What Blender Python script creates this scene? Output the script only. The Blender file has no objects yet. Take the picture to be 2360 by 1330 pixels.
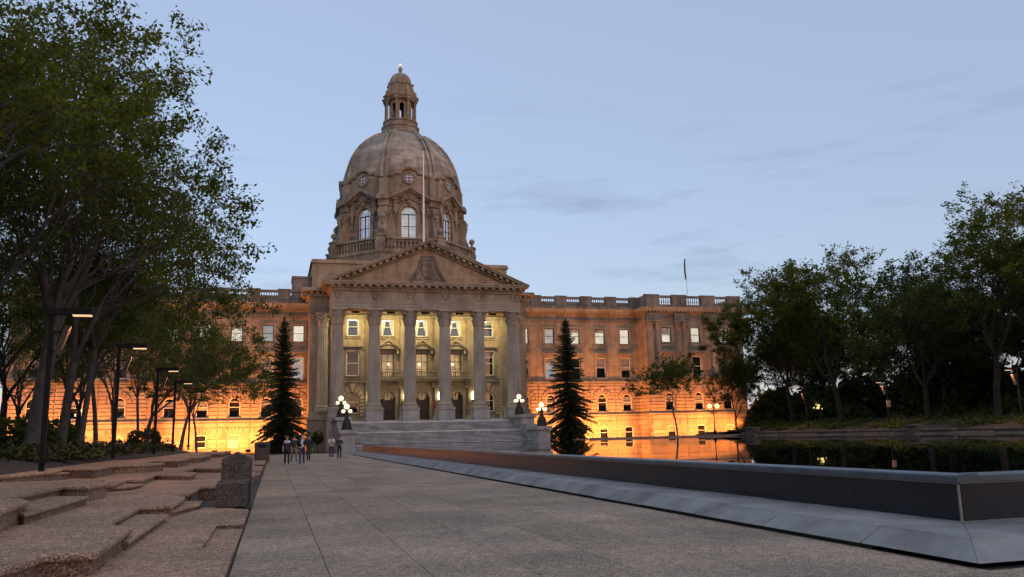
import bpy, math, random
import numpy as np
from mathutils import Vector, Matrix
sc = bpy.context.scene
PI = math.pi
R = math.radians

# ---------------------------------------------------------------- camera
EYE = 1.45
def _n(v):
    v = np.array(v, float); return v / np.linalg.norm(v)
_F = _n([632 - 1180, 1016 - 665, 1920.0])
_Rt = np.array([8200 - 1180, 840 - 665, 1920.0]); _Rt = _n(_Rt - _F * _Rt.dot(_F))
_D = np.cross(_F, _Rt)
def _w(i): return Vector((_Rt[i], _F[i], -_D[i]))
cam_d = bpy.data.cameras.new('camera'); cam = bpy.data.objects.new('camera', cam_d)
sc.collection.objects.link(cam)
_r, _u, _b = _w(0), -_w(1), -_w(2)
cam.matrix_world = Matrix(((_r.x, _u.x, _b.x, 0), (_r.y, _u.y, _b.y, 0), (_r.z, _u.z, _b.z, EYE), (0, 0, 0, 1)))
cam_d.sensor_width = 36.0; cam_d.lens = 1920.0 / 2360.0 * 36.0
cam_d.clip_start = 0.1; cam_d.clip_end = 6000
sc.camera = cam

# ---------------------------------------------------------------- world, sun, exposure
SUN_EL, SUN_AZ = 3.0, 160.0           # low glow behind the camera, on the right
world = bpy.data.worlds.new('World'); sc.world = world; world.use_nodes = True
nt = world.node_tree; nt.nodes.clear()
def wn(t, **k):
    n = nt.nodes.new(t)
    for a, b in k.items(): setattr(n, a, b)
    return n
sky = wn('ShaderNodeTexSky'); sky.sky_type = 'NISHITA'; sky.sun_disc = False
sky.sun_elevation = R(SUN_EL); sky.sun_rotation = R(SUN_AZ)
sky.altitude = 600; sky.air_density = 1.0; sky.dust_density = 1.2; sky.ozone_density = 2.6
bg = wn('ShaderNodeBackground'); bg.inputs['Strength'].default_value = 0.15
out = wn('ShaderNodeOutputWorld')
geo = wn('ShaderNodeTexCoord')
sep = wn('ShaderNodeSeparateXYZ'); nt.links.new(geo.outputs['Generated'], sep.inputs[0])
# thin grey cloud wisps: noise on the sky vault, stretched along the horizon
mp = wn('ShaderNodeMapping'); mp.inputs['Scale'].default_value = (1.6, 1.6, 9.0); mp.inputs['Rotation'].default_value = (0, R(9), 0); mp.inputs['Location'].default_value = (0.19, 0, 0.59)
nt.links.new(geo.outputs['Generated'], mp.inputs[0])
no = wn('ShaderNodeTexNoise'); no.inputs['Scale'].default_value = 2.3; no.inputs['Detail'].default_value = 7; no.inputs['Roughness'].default_value = 0.62
nt.links.new(mp.outputs[0], no.inputs['Vector'])
cr = wn('ShaderNodeValToRGB'); cr.color_ramp.elements[0].position = 0.53; cr.color_ramp.elements[1].position = 0.70
cr.color_ramp.elements[0].color = (0, 0, 0, 1); cr.color_ramp.elements[1].color = (1, 1, 1, 1)
nt.links.new(no.outputs['Fac'], cr.inputs[0])
band = wn('ShaderNodeMapRange'); band.inputs['From Min'].default_value = 0.05; band.inputs['From Max'].default_value = 0.16
nt.links.new(sep.outputs['Z'], band.inputs['Value'])
band2 = wn('ShaderNodeMapRange'); band2.inputs['From Min'].default_value = 0.40; band2.inputs['From Max'].default_value = 0.24
nt.links.new(sep.outputs['Z'], band2.inputs['Value'])
mul = wn('ShaderNodeMath', operation='MULTIPLY'); nt.links.new(band.outputs[0], mul.inputs[0]); nt.links.new(band2.outputs[0], mul.inputs[1])
mul2 = wn('ShaderNodeMath', operation='MULTIPLY'); nt.links.new(mul.outputs[0], mul2.inputs[0]); nt.links.new(cr.outputs[0], mul2.inputs[1])
mul3 = wn('ShaderNodeMath', operation='MULTIPLY'); nt.links.new(mul2.outputs[0], mul3.inputs[0]); mul3.inputs[1].default_value = 0.65
tint = wn('ShaderNodeMix'); tint.data_type = 'RGBA'; tint.blend_type = 'MULTIPLY'; tint.inputs['Factor'].default_value = 1.0
SKY_TINT = (1.95, 1.36, 1.24, 1)
nt.links.new(sky.outputs[0], tint.inputs[6]); tint.inputs[7].default_value = SKY_TINT
veil = wn('ShaderNodeMix'); veil.data_type = 'RGBA'; veil.blend_type = 'ADD'; veil.inputs['Factor'].default_value = 1.0     # even high haze over the whole vault
nt.links.new(tint.outputs[2], veil.inputs[6]); veil.inputs[7].default_value = (2.04, 2.42, 3.25, 1)
cl = wn('ShaderNodeMix'); cl.data_type = 'RGBA'; cl.blend_type = 'MULTIPLY'
nt.links.new(mul3.outputs[0], cl.inputs['Factor']); nt.links.new(veil.outputs[2], cl.inputs[6]); cl.inputs[7].default_value = (0.62, 0.60, 0.66, 1)
nt.links.new(cl.outputs[2], bg.inputs[0]); nt.links.new(bg.outputs[0], out.inputs[0])

sun_d = bpy.data.lights.new('sun', 'SUN'); sun_d.energy = 0.46; sun_d.angle = R(70); sun_d.color = (1.0, 0.70, 0.48)
sun = bpy.data.objects.new('sun', sun_d); sc.collection.objects.link(sun)
_a, _e = R(SUN_AZ), R(60)
sun.rotation_euler = Vector((math.sin(_a) * math.cos(_e), math.cos(_a) * math.cos(_e), math.sin(_e))).to_track_quat('Z', 'Y').to_euler()
sun.location = (0, -20, 40)

sc.view_settings.view_transform = 'Standard'; sc.view_settings.look = 'None'
sc.view_settings.exposure = 0.0; sc.view_settings.gamma = 1.0; sc.view_settings.use_curve_mapping = False
sc.render.engine = 'CYCLES'
cy = sc.cycles
cy.use_denoising = True; cy.max_bounces = 8; cy.diffuse_bounces = 3; cy.glossy_bounces = 4
cy.transparent_max_bounces = 12; cy.transmission_bounces = 4; cy.sample_clamp_indirect = 4.0
cy.caustics_reflective = False; cy.caustics_refractive = False

# ---------------------------------------------------------------- helpers
class MB:
    def __init__(s): s.v = []; s.f = []; s.m = []
    def add(s, vs, fs, m=0):
        o = len(s.v); s.v.extend([tuple(map(float, p)) for p in vs])
        for f in fs: s.f.append(tuple(i + o for i in f)); s.m.append(m)
    def box(s, x0, x1, y0, y1, z0, z1, m=0):
        s.add([(x0,y0,z0),(x1,y0,z0),(x1,y1,z0),(x0,y1,z0),(x0,y0,z1),(x1,y0,z1),(x1,y1,z1),(x0,y1,z1)],
              [(3,2,1,0),(4,5,6,7),(0,1,5,4),(1,2,6,5),(2,3,7,6),(3,0,4,7)], m)
    def prism_y(s, poly, y0, y1, m=0):        # poly in (x,z), counter-clockwise seen from -Y
        n = len(poly)
        s.add([(x,y0,z) for x,z in poly] + [(x,y1,z) for x,z in poly],
              [tuple(range(n)), tuple(range(2*n-1, n-1, -1))] + [(i, i+n, (i+1)%n+n, (i+1)%n) for i in range(n)], m)
    def prism_x(s, poly, x0, x1, m=0):        # poly in (y,z)
        n = len(poly)
        s.add([(x0,y,z) for y,z in poly] + [(x1,y,z) for y,z in poly],
              [tuple(range(n-1,-1,-1)), tuple(range(n, 2*n))] + [(i, (i+1)%n, (i+1)%n+n, i+n) for i in range(n)], m)
    def prism_z(s, poly, z0, z1, m=0):
        n = len(poly)
        s.add([(x,y,z0) for x,y in poly] + [(x,y,z1) for x,y in poly],
              [tuple(range(n-1,-1,-1)), tuple(range(n, 2*n))] + [(i, (i+1)%n, (i+1)%n+n, i+n) for i in range(n)], m)
    def lathe(s, prof, cx=0, cy=0, n=24, m=0, rf=None, a0=0.0, caps=True):
        vs = []
        for r, z in prof:
            for i in range(n):
                a = a0 + 2*PI*i/n; q = r * (rf(i, z) if rf else 1)
                vs.append((cx + q*math.cos(a), cy + q*math.sin(a), z))
        fs = []
        for j in range(len(prof)-1):
            for i in range(n):
                fs.append((j*n+i, j*n+(i+1)%n, (j+1)*n+(i+1)%n, (j+1)*n+i))
        if caps:
            fs.append(tuple(range(n-1,-1,-1))); k = (len(prof)-1)*n; fs.append(tuple(range(k, k+n)))
        s.add(vs, fs, m)
    def tube(s, pts, rad, n=8, m=0, caps=True):
        if not hasattr(rad, '__len__'): rad = [rad]*len(pts)
        P = [Vector(p) for p in pts]; vs = []; fs = []
        up = Vector((0.31, 0.17, 0.93))
        for j, p in enumerate(P):
            d = (P[min(j+1, len(P)-1)] - P[max(j-1, 0)]).normalized()
            a = d.cross(up)
            if a.length < 1e-3: a = d.cross(Vector((1,0,0)))
            a.normalize(); b = d.cross(a)
            for i in range(n):
                t = 2*PI*i/n; vs.append(p + (a*math.cos(t) + b*math.sin(t))*rad[j])
        for j in range(len(P)-1):
            for i in range(n): fs.append((j*n+i, (j+1)*n+i, (j+1)*n+(i+1)%n, j*n+(i+1)%n))
        if caps:
            fs.append(tuple(range(n))); k = (len(P)-1)*n; fs.append(tuple(range(k+n-1, k-1, -1)))
        s.add(vs, fs, m)
    def ball(s, c, r, n=12, k=7, m=0, sq=(1,1,1)):
        vs = [(c[0], c[1], c[2]-r*sq[2])]
        for j in range(1, k):
            t = -PI/2 + PI*j/k
            for i in range(n):
                a = 2*PI*i/n; vs.append((c[0]+r*sq[0]*math.cos(t)*math.cos(a), c[1]+r*sq[1]*math.cos(t)*math.sin(a), c[2]+r*sq[2]*math.sin(t)))
        vs.append((c[0], c[1], c[2]+r*sq[2])); L = len(vs)-1
        fs = [(0, 1+(i+1)%n, 1+i) for i in range(n)]
        for j in range(k-2):
            for i in range(n): fs.append((1+j*n+i, 1+j*n+(i+1)%n, 1+(j+1)*n+(i+1)%n, 1+(j+1)*n+i))
        fs += [(L, 1+(k-2)*n+i, 1+(k-2)*n+(i+1)%n) for i in range(n)]
        s.add(vs, fs, m)
    def torus(s, c, Rr, r, axis='y', n=20, k=6, m=0, a0=0, a1=2*PI):
        full = abs(a1-a0-2*PI) < 1e-6; nn = n if full else n+1; vs = []; fs = []
        for i in range(nn):
            a = a0 + (a1-a0)*i/n
            for j in range(k):
                b = 2*PI*j/k; q = Rr + r*math.cos(b); w = r*math.sin(b)
                p = (q*math.cos(a), w, q*math.sin(a)) if axis == 'y' else (q*math.cos(a), q*math.sin(a), w) if axis == 'z' else (w, q*math.cos(a), q*math.sin(a))
                vs.append((c[0]+p[0], c[1]+p[1], c[2]+p[2]))
        for i in range(n if full else n):
            for j in range(k):
                fs.append((i*k+j, ((i+1)%nn)*k+j, ((i+1)%nn)*k+(j+1)%k, i*k+(j+1)%k))
        s.add(vs, fs, m)
    def xf(s, M):
        s.v = [tuple(M @ Vector(p)) for p in s.v]; return s
    def merge(s, o, M=None, m=None):
        s.add([tuple(M @ Vector(p)) if M else p for p in o.v], o.f, 0)
        if m is None: s.m[-len(o.m):] = o.m
        else: s.m[-len(o.m):] = [m]*len(o.m)
    def mesh(s, name, mats, smooth=None):
        me = bpy.data.meshes.new(name); me.from_pydata(s.v, [], s.f)
        for q in (mats if isinstance(mats, (list, tuple)) else [mats]): me.materials.append(q)
        if any(s.m): me.polygons.foreach_set('material_index', s.m)
        if smooth is not None:
            me.polygons.foreach_set('use_smooth', [True]*len(me.polygons))
            me.set_sharp_from_angle(angle=R(smooth))
        me.update(); return me

def link(o):
    sc.collection.objects.link(o); return o
def obj(name, me, parent=None, loc=(0,0,0), rz=0.0, **props):
    o = bpy.data.objects.new(name, me); link(o)
    if parent is not None: o.parent = parent
    o.location = loc; o.rotation_euler = (0,0,rz)
    for k, v in props.items(): o[k] = v
    return o
def thing(name, label, cat, loc, rz=0.0, group=None):
    o = bpy.data.objects.new(name, None); link(o); o.location = loc; o.rotation_euler = (0,0,rz)
    o.empty_display_size = 0.3
    o['label'] = label; o['category'] = cat
    if group: o['group'] = group
    return o
def copy_tree(o, label=None, loc=None, rz=None, parent=None):
    c = o.copy(); link(c)
    if parent is not None: c.parent = parent
    if label: c['label'] = label
    if loc is not None: c.location = loc
    if rz is not None: c.rotation_euler = (0,0,rz)
    for ch in list(o.children): copy_tree(ch, parent=c)
    return c
_box = {}
def box_mesh(name, w, d, h, mat):
    k = (name, round(w,3), round(d,3), round(h,3), mat.name)
    if k not in _box:
        b = MB(); b.box(-w/2, w/2, -d/2, d/2, 0, h); _box[k] = b.mesh(name, mat)
    return _box[k]
def offset_poly(P, d):                     # inset (d>0) a ccw polygon
    n = len(P); out_ = []
    for i in range(n):
        a, b, c = Vector(P[i-1]), Vector(P[i]), Vector(P[(i+1)%n])
        e1 = (b-a).normalized(); e2 = (c-b).normalized()
        n1 = Vector((-e1.y, e1.x)); n2 = Vector((-e2.y, e2.x))
        m = n1 + n2
        if m.length < 1e-6: m = n1
        m.normalize(); k = d / max(0.45, m.dot(n1)); out_.append((b.x+m.x*k, b.y+m.y*k))
    return out_

# ---------------------------------------------------------------- materials
def new_mat(name):
    m = bpy.data.materials.new(name); m.use_nodes = True
    t = m.node_tree; return m, t, t.nodes['Principled BSDF'], t.links
def ramp(t, stops):
    n = t.nodes.new('ShaderNodeValToRGB'); e = n.color_ramp.elements
    e[0].position, e[0].color = stops[0][0], (*stops[0][1], 1); e[1].position, e[1].color = stops[-1][0], (*stops[-1][1], 1)
    for p, c in stops[1:-1]:
        q = e.new(p); q.color = (*c, 1)
    return n
def noise(t, vec, scale, detail=4, rough=0.55, stretch=None):
    n = t.nodes.new('ShaderNodeTexNoise'); n.inputs['Scale'].default_value = scale
    n.inputs['Detail'].default_value = detail; n.inputs['Roughness'].default_value = rough
    if stretch:
        q = t.nodes.new('ShaderNodeMapping'); q.inputs['Scale'].default_value = stretch
        t.links.new(vec, q.inputs[0]); vec = q.outputs[0]
    t.links.new(vec, n.inputs['Vector']); return n
def mixc(t, a, b, fac, mode='MIX'):
    n = t.nodes.new('ShaderNodeMix'); n.data_type = 'RGBA'; n.blend_type = mode
    for s_, v in ((6, a), (7, b)):
        if hasattr(v, 'is_output'): t.links.new(v, n.inputs[s_])
        else: n.inputs[s_].default_value = (*v, 1)
    if hasattr(fac, 'is_output'): t.links.new(fac, n.inputs['Factor'])
    else: n.inputs['Factor'].default_value = fac
    return n.outputs[2]
def wpos(t): return t.nodes.new('ShaderNodeNewGeometry').outputs['Position']
def stone(name, c1, c2, scale=0.7, rough=0.85, stain=0.35, blocks=None, bump=0.25, per_obj=0.0, spec=0.3, fine=9.0):
    m, t, b, L = new_mat(name); p = wpos(t)
    n1 = noise(t, p, scale, 6, 0.6)
    r = ramp(t, [(0.3, c1), (0.7, c2)]); L.new(n1.outputs['Fac'], r.inputs[0]); col = r.outputs[0]
    n2 = noise(t, p, 0.55, 5, 0.65, (1.3, 1.3, 0.22))      # rain streaks
    r2 = ramp(t, [(0.38, (1-stain,)*3), (0.6, (1,1,1))]); L.new(n2.outputs['Fac'], r2.inputs[0])
    col = mixc(t, col, r2.outputs[0], 1.0, 'MULTIPLY')
    n3 = noise(t, p, fine, 3, 0.6); r3 = ramp(t, [(0.3, (0.86,)*3), (0.7, (1.08,)*3)]); L.new(n3.outputs['Fac'], r3.inputs[0])
    col = mixc(t, col, r3.outputs[0], 1.0, 'MULTIPLY')
    if blocks:
        bw, bh, amt = blocks
        s = t.nodes.new('ShaderNodeSeparateXYZ'); L.new(p, s.inputs[0])
        ad = t.nodes.new('ShaderNodeMath'); ad.operation = 'ADD'; L.new(s.outputs[0], ad.inputs[0]); L.new(s.outputs[1], ad.inputs[1])
        cb = t.nodes.new('ShaderNodeCombineXYZ'); L.new(ad.outputs[0], cb.inputs[0]); L.new(s.outputs[2], cb.inputs[1])
        br = t.nodes.new('ShaderNodeTexBrick'); L.new(cb.outputs[0], br.inputs['Vector'])
        br.inputs['Scale'].default_value = 1.0; br.inputs['Brick Width'].default_value = bw; br.inputs['Row Height'].default_value = bh
        br.inputs['Mortar Size'].default_value = 0.012; br.inputs['Mortar Smooth'].default_value = 0.3
        br.inputs['Color1'].default_value = (1-amt, 1-amt, 1-amt, 1); br.inputs['Color2'].default_value = (1+amt*0.6,)*3 + (1,)
        br.inputs['Mortar'].default_value = (0.62, 0.6, 0.58, 1)
        col = mixc(t, col, br.outputs['Color'], 1.0, 'MULTIPLY')
    if per_obj:
        oi = t.nodes.new('ShaderNodeObjectInfo'); r4 = ramp(t, [(0.0, (1-per_obj,)*3), (1.0, (1+per_obj*0.6,)*3)])
        L.new(oi.outputs['Random'], r4.inputs[0]); col = mixc(t, col, r4.outputs[0], 1.0, 'MULTIPLY')
    L.new(col, b.inputs['Base Color']); b.inputs['Roughness'].default_value = rough; b.inputs['Specular IOR Level'].default_value = spec
    bp = t.nodes.new('ShaderNodeBump'); bp.inputs['Strength'].default_value = bump; bp.inputs['Distance'].default_value = 0.05
    L.new(n3.outputs['Fac'], bp.inputs['Height']); L.new(bp.outputs[0], b.inputs['Normal'])
    return m
def plain(name, c, rough=0.6, metal=0.0, spec=0.5, var=0.12, scale=14.0):
    m, t, b, L = new_mat(name); n = noise(t, wpos(t), scale, 3)
    r = ramp(t, [(0.3, tuple(x*(1-var) for x in c)), (0.7, tuple(x*(1+var) for x in c))]); L.new(n.outputs['Fac'], r.inputs[0])
    L.new(r.outputs[0], b.inputs['Base Color']); b.inputs['Roughness'].default_value = rough
    b.inputs['Metallic'].default_value = metal; b.inputs['Specular IOR Level'].default_value = spec
    return m
def glow(name, c, s, base=(0.8,0.8,0.75)):
    m, t, b, L = new_mat(name); b.inputs['Base Color'].default_value = (*base,1)
    b.inputs['Emission Color'].default_value = (*c,1); b.inputs['Emission Strength'].default_value = s; return m
def aggregate(name, tones, pebble=55.0, rough=0.9, bump=0.6, per_obj=0.12, blotch=0.3):
    m, t, b, L = new_mat(name); p = wpos(t)
    v = t.nodes.new('ShaderNodeTexVoronoi'); v.inputs['Scale'].default_value = pebble; L.new(p, v.inputs['Vector'])
    sp = t.nodes.new('ShaderNodeSeparateColor'); L.new(v.outputs['Color'], sp.inputs[0])
    r = ramp(t, tones); r.color_ramp.interpolation = 'CONSTANT' if False else 'LINEAR'; L.new(sp.outputs[0], r.inputs[0])
    col = r.outputs[0]
    ed = ramp(t, [(0.0, (1.1,)*3), (0.45, (1.0,)*3), (0.8, (0.5,)*3)]); L.new(v.outputs['Distance'], ed.inputs[0])
    col = mixc(t, col, ed.outputs[0], 0.8, 'MULTIPLY')
    n = noise(t, p, 0.5, 6, 0.62); r2 = ramp(t, [(0.32, (1-blotch, 1-blotch, 1-blotch*0.9)), (0.66, (1.1, 1.08, 1.05))]); L.new(n.outputs['Fac'], r2.inputs[0])
    col = mixc(t, col, r2.outputs[0], 1.0, 'MULTIPLY')
    n5 = noise(t, p, 7.0, 4, 0.7); r5 = ramp(t, [(0.3, (0.72,)*3), (0.7, (1.28,)*3)]); L.new(n5.outputs['Fac'], r5.inputs[0])
    col = mixc(t, col, r5.outputs[0], 1.0, 'MULTIPLY')
    if per_obj:
        oi = t.nodes.new('ShaderNodeObjectInfo'); r4 = ramp(t, [(0.0, (1-per_obj,)*3), (1.0, (1+per_obj,)*3)])
        L.new(oi.outputs['Random'], r4.inputs[0]); col = mixc(t, col, r4.outputs[0], 1.0, 'MULTIPLY')
    L.new(col, b.inputs['Base Color']); b.inputs['Roughness'].default_value = rough; b.inputs['Specular IOR Level'].default_value = 0.25
    bp = t.nodes.new('ShaderNodeBump'); bp.inputs['Strength'].default_value = bump; bp.inputs['Distance'].default_value = 0.01; bp.invert = True
    L.new(v.outputs['Distance'], bp.inputs['Height']); L.new(bp.outputs[0], b.inputs['Normal'])
    return m
M = {}
M['sand'] = stone('sandstone', (0.325,0.25,0.165), (0.455,0.36,0.245), 0.8, stain=0.32, blocks=(1.25,0.52,0.13))
M['sandblock'] = stone('sandstone_block', (0.38,0.275,0.185), (0.50,0.37,0.26), 0.9, stain=0.25, per_obj=0.12)
M['sandtrim'] = stone('sandstone_trim', (0.30,0.25,0.18), (0.42,0.35,0.26), 0.9, stain=0.4)
M['greytrim'] = stone('weathered_sandstone', (0.20,0.17,0.135), (0.32,0.27,0.215), 0.8, stain=0.45)
M['column'] = stone('column_stone', (0.31,0.28,0.235), (0.43,0.39,0.325), 0.6, stain=0.25)
M['domestone'] = stone('dome_stone', (0.285,0.262,0.215), (0.45,0.415,0.345), 0.55, stain=0.3, blocks=(1.5,0.62,0.34))
M['drumstone'] = stone('drum_stone', (0.25,0.212,0.155), (0.40,0.34,0.25), 0.7, stain=0.42, blocks=(1.3,0.55,0.12))
M['granite'] = stone('grey_granite', (0.31,0.30,0.295), (0.43,0.42,0.41), 1.2, rough=0.7, stain=0.22, per_obj=0.10, bump=0.12, fine=26)
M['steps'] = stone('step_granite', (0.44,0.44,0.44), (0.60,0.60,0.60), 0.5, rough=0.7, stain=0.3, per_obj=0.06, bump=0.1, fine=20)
M['riser'] = stone('shaded_riser_granite', (0.10,0.10,0.102), (0.19,0.188,0.185), 0.5, rough=0.8, stain=0.4, per_obj=0.12, bump=0.1, fine=20)  # step granite darkened: shadow under the nosings put into the colour
M['treadlight'] = stone('pale_tread', (0.50,0.50,0.51), (0.62,0.62,0.62), 0.8, rough=0.7, stain=0.15, bump=0.1, fine=20)  # paler granite for the treads at the landing edges
M['ledge'] = stone('ledge_granite', (0.205,0.205,0.205), (0.335,0.335,0.33), 1.1, rough=0.65, stain=0.42, per_obj=0.16, bump=0.12, fine=55, spec=0.4)
M['blackgranite'] = stone('black_granite', (0.006,0.007,0.010), (0.03,0.033,0.042), 45, rough=0.25, stain=0.2, per_obj=0.1, bump=0.03, fine=90, spec=0.45)
M['bluecap'] = stone('pool_coping', (0.06,0.075,0.095), (0.11,0.13,0.155), 3, rough=0.3, stain=0.2, per_obj=0.08, bump=0.05, fine=70, spec=0.6)
M['grout'] = plain('grout', (0.26,0.23,0.17), 0.9)
M['joint'] = plain('dark_joint', (0.05,0.045,0.04), 0.95)
M['white'] = plain('white_paint', (0.72,0.70,0.66), 0.5)
M['darkframe'] = plain('dark_frame', (0.03,0.025,0.02), 0.5)
M['iron'] = plain('dark_iron', (0.008,0.0075,0.007), 0.65, spec=0.25)
M['bronze'] = plain('bronze_iron', (0.025,0.017,0.012), 0.55, spec=0.3)
M['panel'] = plain('lamp_panel', (0.06,0.038,0.026), 0.6)
M['wood'] = plain('dark_oak', (0.035,0.02,0.013), 0.55)
M['roof'] = plain('roof_lead', (0.12,0.11,0.10), 0.8)
M['curtain'] = plain('net_curtain', (0.65,0.66,0.70), 0.9)
M['blind'] = plain('roller_blind', (0.42,0.38,0.31), 0.9)
M['dark'] = plain('dark_interior', (0.012,0.013,0.018), 0.9)
M['navy'] = plain('blue_interior', (0.05,0.085,0.17), 0.9)
M['soil'] = plain('soil', (0.035,0.024,0.018), 0.95, var=0.4, scale=5)
M['bark'] = stone('bark', (0.065,0.055,0.05), (0.14,0.12,0.108), 2.2, rough=0.95, stain=0.3, bump=0.9, fine=16)
M['barkdark'] = stone('dark_bark', (0.03,0.022,0.018), (0.06,0.045,0.036), 2.2, rough=0.95, stain=0.3, bump=0.9, fine=16)
M['plaza'] = aggregate('plaza_aggregate', [(0.0,(0.14,0.107,0.077)), (0.45,(0.345,0.272,0.198)), (0.8,(0.53,0.42,0.315)), (1.0,(0.71,0.58,0.44))], 85, blotch=0.34, per_obj=0.13)
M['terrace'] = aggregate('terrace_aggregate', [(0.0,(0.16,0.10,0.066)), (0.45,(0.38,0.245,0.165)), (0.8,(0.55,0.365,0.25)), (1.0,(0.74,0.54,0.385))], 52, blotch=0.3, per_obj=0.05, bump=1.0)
M['terraceshaded'] = aggregate('shaded_terrace_aggregate', [(0.0,(0.11,0.07,0.047)), (0.45,(0.26,0.17,0.118)), (0.8,(0.39,0.26,0.185)), (1.0,(0.54,0.40,0.29))], 52, blotch=0.4, per_obj=0.08, bump=1.0)  # terrace aggregate darkened: shade on the risers put into the colour
M['bin'] = aggregate('bin_aggregate', [(0.0,(0.035,0.027,0.022)), (0.4,(0.095,0.072,0.06)), (0.8,(0.16,0.125,0.105)), (1.0,(0.24,0.195,0.16))], 75, blotch=0.25, per_obj=0.0, bump=1.0)
M['globe'] = glow('lit_globe', (1.0,0.80,0.46), 1.5)
M['globefar'] = glow('lit_globe_far', (1.0,0.72,0.25), 1.8)
M['sconce'] = glow('lit_sconce', (1.0,0.78,0.38), 9.0)
M['strip'] = glow('lamp_strip', (1.0,0.6,0.3), 1.0)
M['redlamp'] = glow('beacon', (1.0,0.35,0.4), 6.0)
def lit(name, c, s, dim):
    m, t, b, L = new_mat(name); p = wpos(t); n = noise(t, p, 1.1, 3); r = ramp(t, [(0.35, tuple(x*dim for x in c)), (0.65, c)])
    L.new(n.outputs['Fac'], r.inputs[0]); L.new(r.outputs[0], b.inputs['Emission Color']); b.inputs['Emission Strength'].default_value = s
    b.inputs['Base Color'].default_value = (0.6,0.58,0.5,1); return m
M['litroom'] = lit('lit_room', (1.0,0.90,0.68), 0.85, 0.72)
M['litroom2'] = lit('lit_room_warm', (1.0,0.78,0.34), 0.75, 0.4)
M['litdoor'] = lit('lit_hall', (1.0,0.56,0.16), 0.5, 0.25)
M['dimglow'] = lit('dim_glow', (0.75,0.85,0.88), 0.32, 0.5)  # dim room glow, also imitates reflected sky behind middle-floor panes
def glass():
    m, t, b, L = new_mat('window_glass'); o = t.nodes['Material Output']; t.nodes.remove(b)
    tr = t.nodes.new('ShaderNodeBsdfTransparent'); tr.inputs[0].default_value = (0.86,0.9,0.92,1)
    gl = t.nodes.new('ShaderNodeBsdfGlossy'); gl.inputs['Roughness'].default_value = 0.02
    fr = t.nodes.new('ShaderNodeFresnel'); fr.inputs[0].default_value = 1.62
    mx = t.nodes.new('ShaderNodeMixShader'); L.new(fr.outputs[0], mx.inputs[0]); L.new(tr.outputs[0], mx.inputs[1]); L.new(gl.outputs[0], mx.inputs[2])
    L.new(mx.outputs[0], o.inputs[0]); return m
M['glass'] = glass()
def leaf(name, c1, c2, c3, trans=0.35):
    m, t, b, L = new_mat(name); o = t.nodes['Material Output']
    g = t.nodes.new('ShaderNodeNewGeometry'); r = ramp(t, [(0.0, c1), (0.55, c2), (1.0, c3)]); L.new(g.outputs['Random Per Island'], r.inputs[0])
    n = noise(t, g.outputs['Position'], 0.45, 3); r2 = ramp(t, [(0.3, (0.62,)*3), (0.7, (1.25,)*3)]); L.new(n.outputs['Fac'], r2.inputs[0])
    col = mixc(t, r.outputs[0], r2.outputs[0], 1.0, 'MULTIPLY')
    L.new(col, b.inputs['Base Color']); b.inputs['Roughness'].default_value = 0.55; b.inputs['Specular IOR Level'].default_value = 0.2
    tl = t.nodes.new('ShaderNodeBsdfTranslucent'); L.new(col, tl.inputs[0])
    mx = t.nodes.new('ShaderNodeMixShader'); mx.inputs[0].default_value = trans
    L.new(b.outputs[0], mx.inputs[1]); L.new(tl.outputs[0], mx.inputs[2]); L.new(mx.outputs[0], o.inputs[0]); return m
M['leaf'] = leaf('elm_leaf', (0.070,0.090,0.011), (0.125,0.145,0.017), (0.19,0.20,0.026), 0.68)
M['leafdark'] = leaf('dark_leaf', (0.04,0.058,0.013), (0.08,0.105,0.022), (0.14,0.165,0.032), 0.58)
M['needle'] = leaf('spruce_needle', (0.03,0.040,0.021), (0.055,0.073,0.035), (0.10,0.115,0.055), 0.2)
M['shrubleaf'] = leaf('juniper_leaf', (0.03,0.036,0.012), (0.06,0.065,0.02), (0.10,0.095,0.03), 0.2)
def water():
    m, t, b, L = new_mat('pool_water'); b.inputs['Base Color'].default_value = (0.004,0.006,0.006,1)
    b.inputs['Roughness'].default_value = 0.015; b.inputs['IOR'].default_value = 1.33
    n = noise(t, wpos(t), 1.1, 3, 0.5, (1.0, 0.35, 1.0)); bp = t.nodes.new('ShaderNodeBump'); bp.inputs['Strength'].default_value = 0.04; bp.inputs['Distance'].default_value = 0.02
    L.new(n.outputs['Fac'], bp.inputs['Height']); L.new(bp.outputs[0], b.inputs['Normal']); return m
M['water'] = water()
def skinmat(name, c, r=0.7): return plain(name, c, r, var=0.08, scale=30)

# ================================================================ GROUND, PLAZA, TERRACES, POOL
b = MB(); b.box(-900, 900, -300, 1500, -0.6, -0.05); ground = obj('ground', b.mesh('ground', M['soil']), kind='structure')
# plaza: dark bed with separate slabs
PX0, PX1, PY0, PY1 = -0.445, 6.98, 0.6, 93.4
b = MB(); b.box(-0.46, 40, -6, 93.4, -0.05, -0.012); b.box(-20, -0.46, 20, 112, -0.05, -0.012)
plaza = obj('plaza', b.mesh('plaza', M['joint']), kind='structure')
rnd = random.Random(4)
def slab_mesh(w, d):
    k = ('slab', round(w,3), round(d,3))
    if k not in _box:
        q = MB(); e = 0.006
        q.add([(-w/2,-d/2,-0.012),(w/2,-d/2,-0.012),(w/2,d/2,-0.012),(-w/2,d/2,-0.012),
               (-w/2,-d/2,-e),(w/2,-d/2,-e),(w/2,d/2,-e),(-w/2,d/2,-e),
               (-w/2+e,-d/2+e,0),(w/2-e,-d/2+e,0),(w/2-e,d/2-e,0),(-w/2+e,d/2-e,0)],
              [(0,1,5,4),(1,2,6,5),(2,3,7,6),(3,0,4,7),(4,5,9,8),(5,6,10,9),(6,7,11,10),(7,4,8,11),(8,9,10,11)])
        _box[k] = q.mesh('paving_slab', M['plaza'])
    return _box[k]
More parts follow.
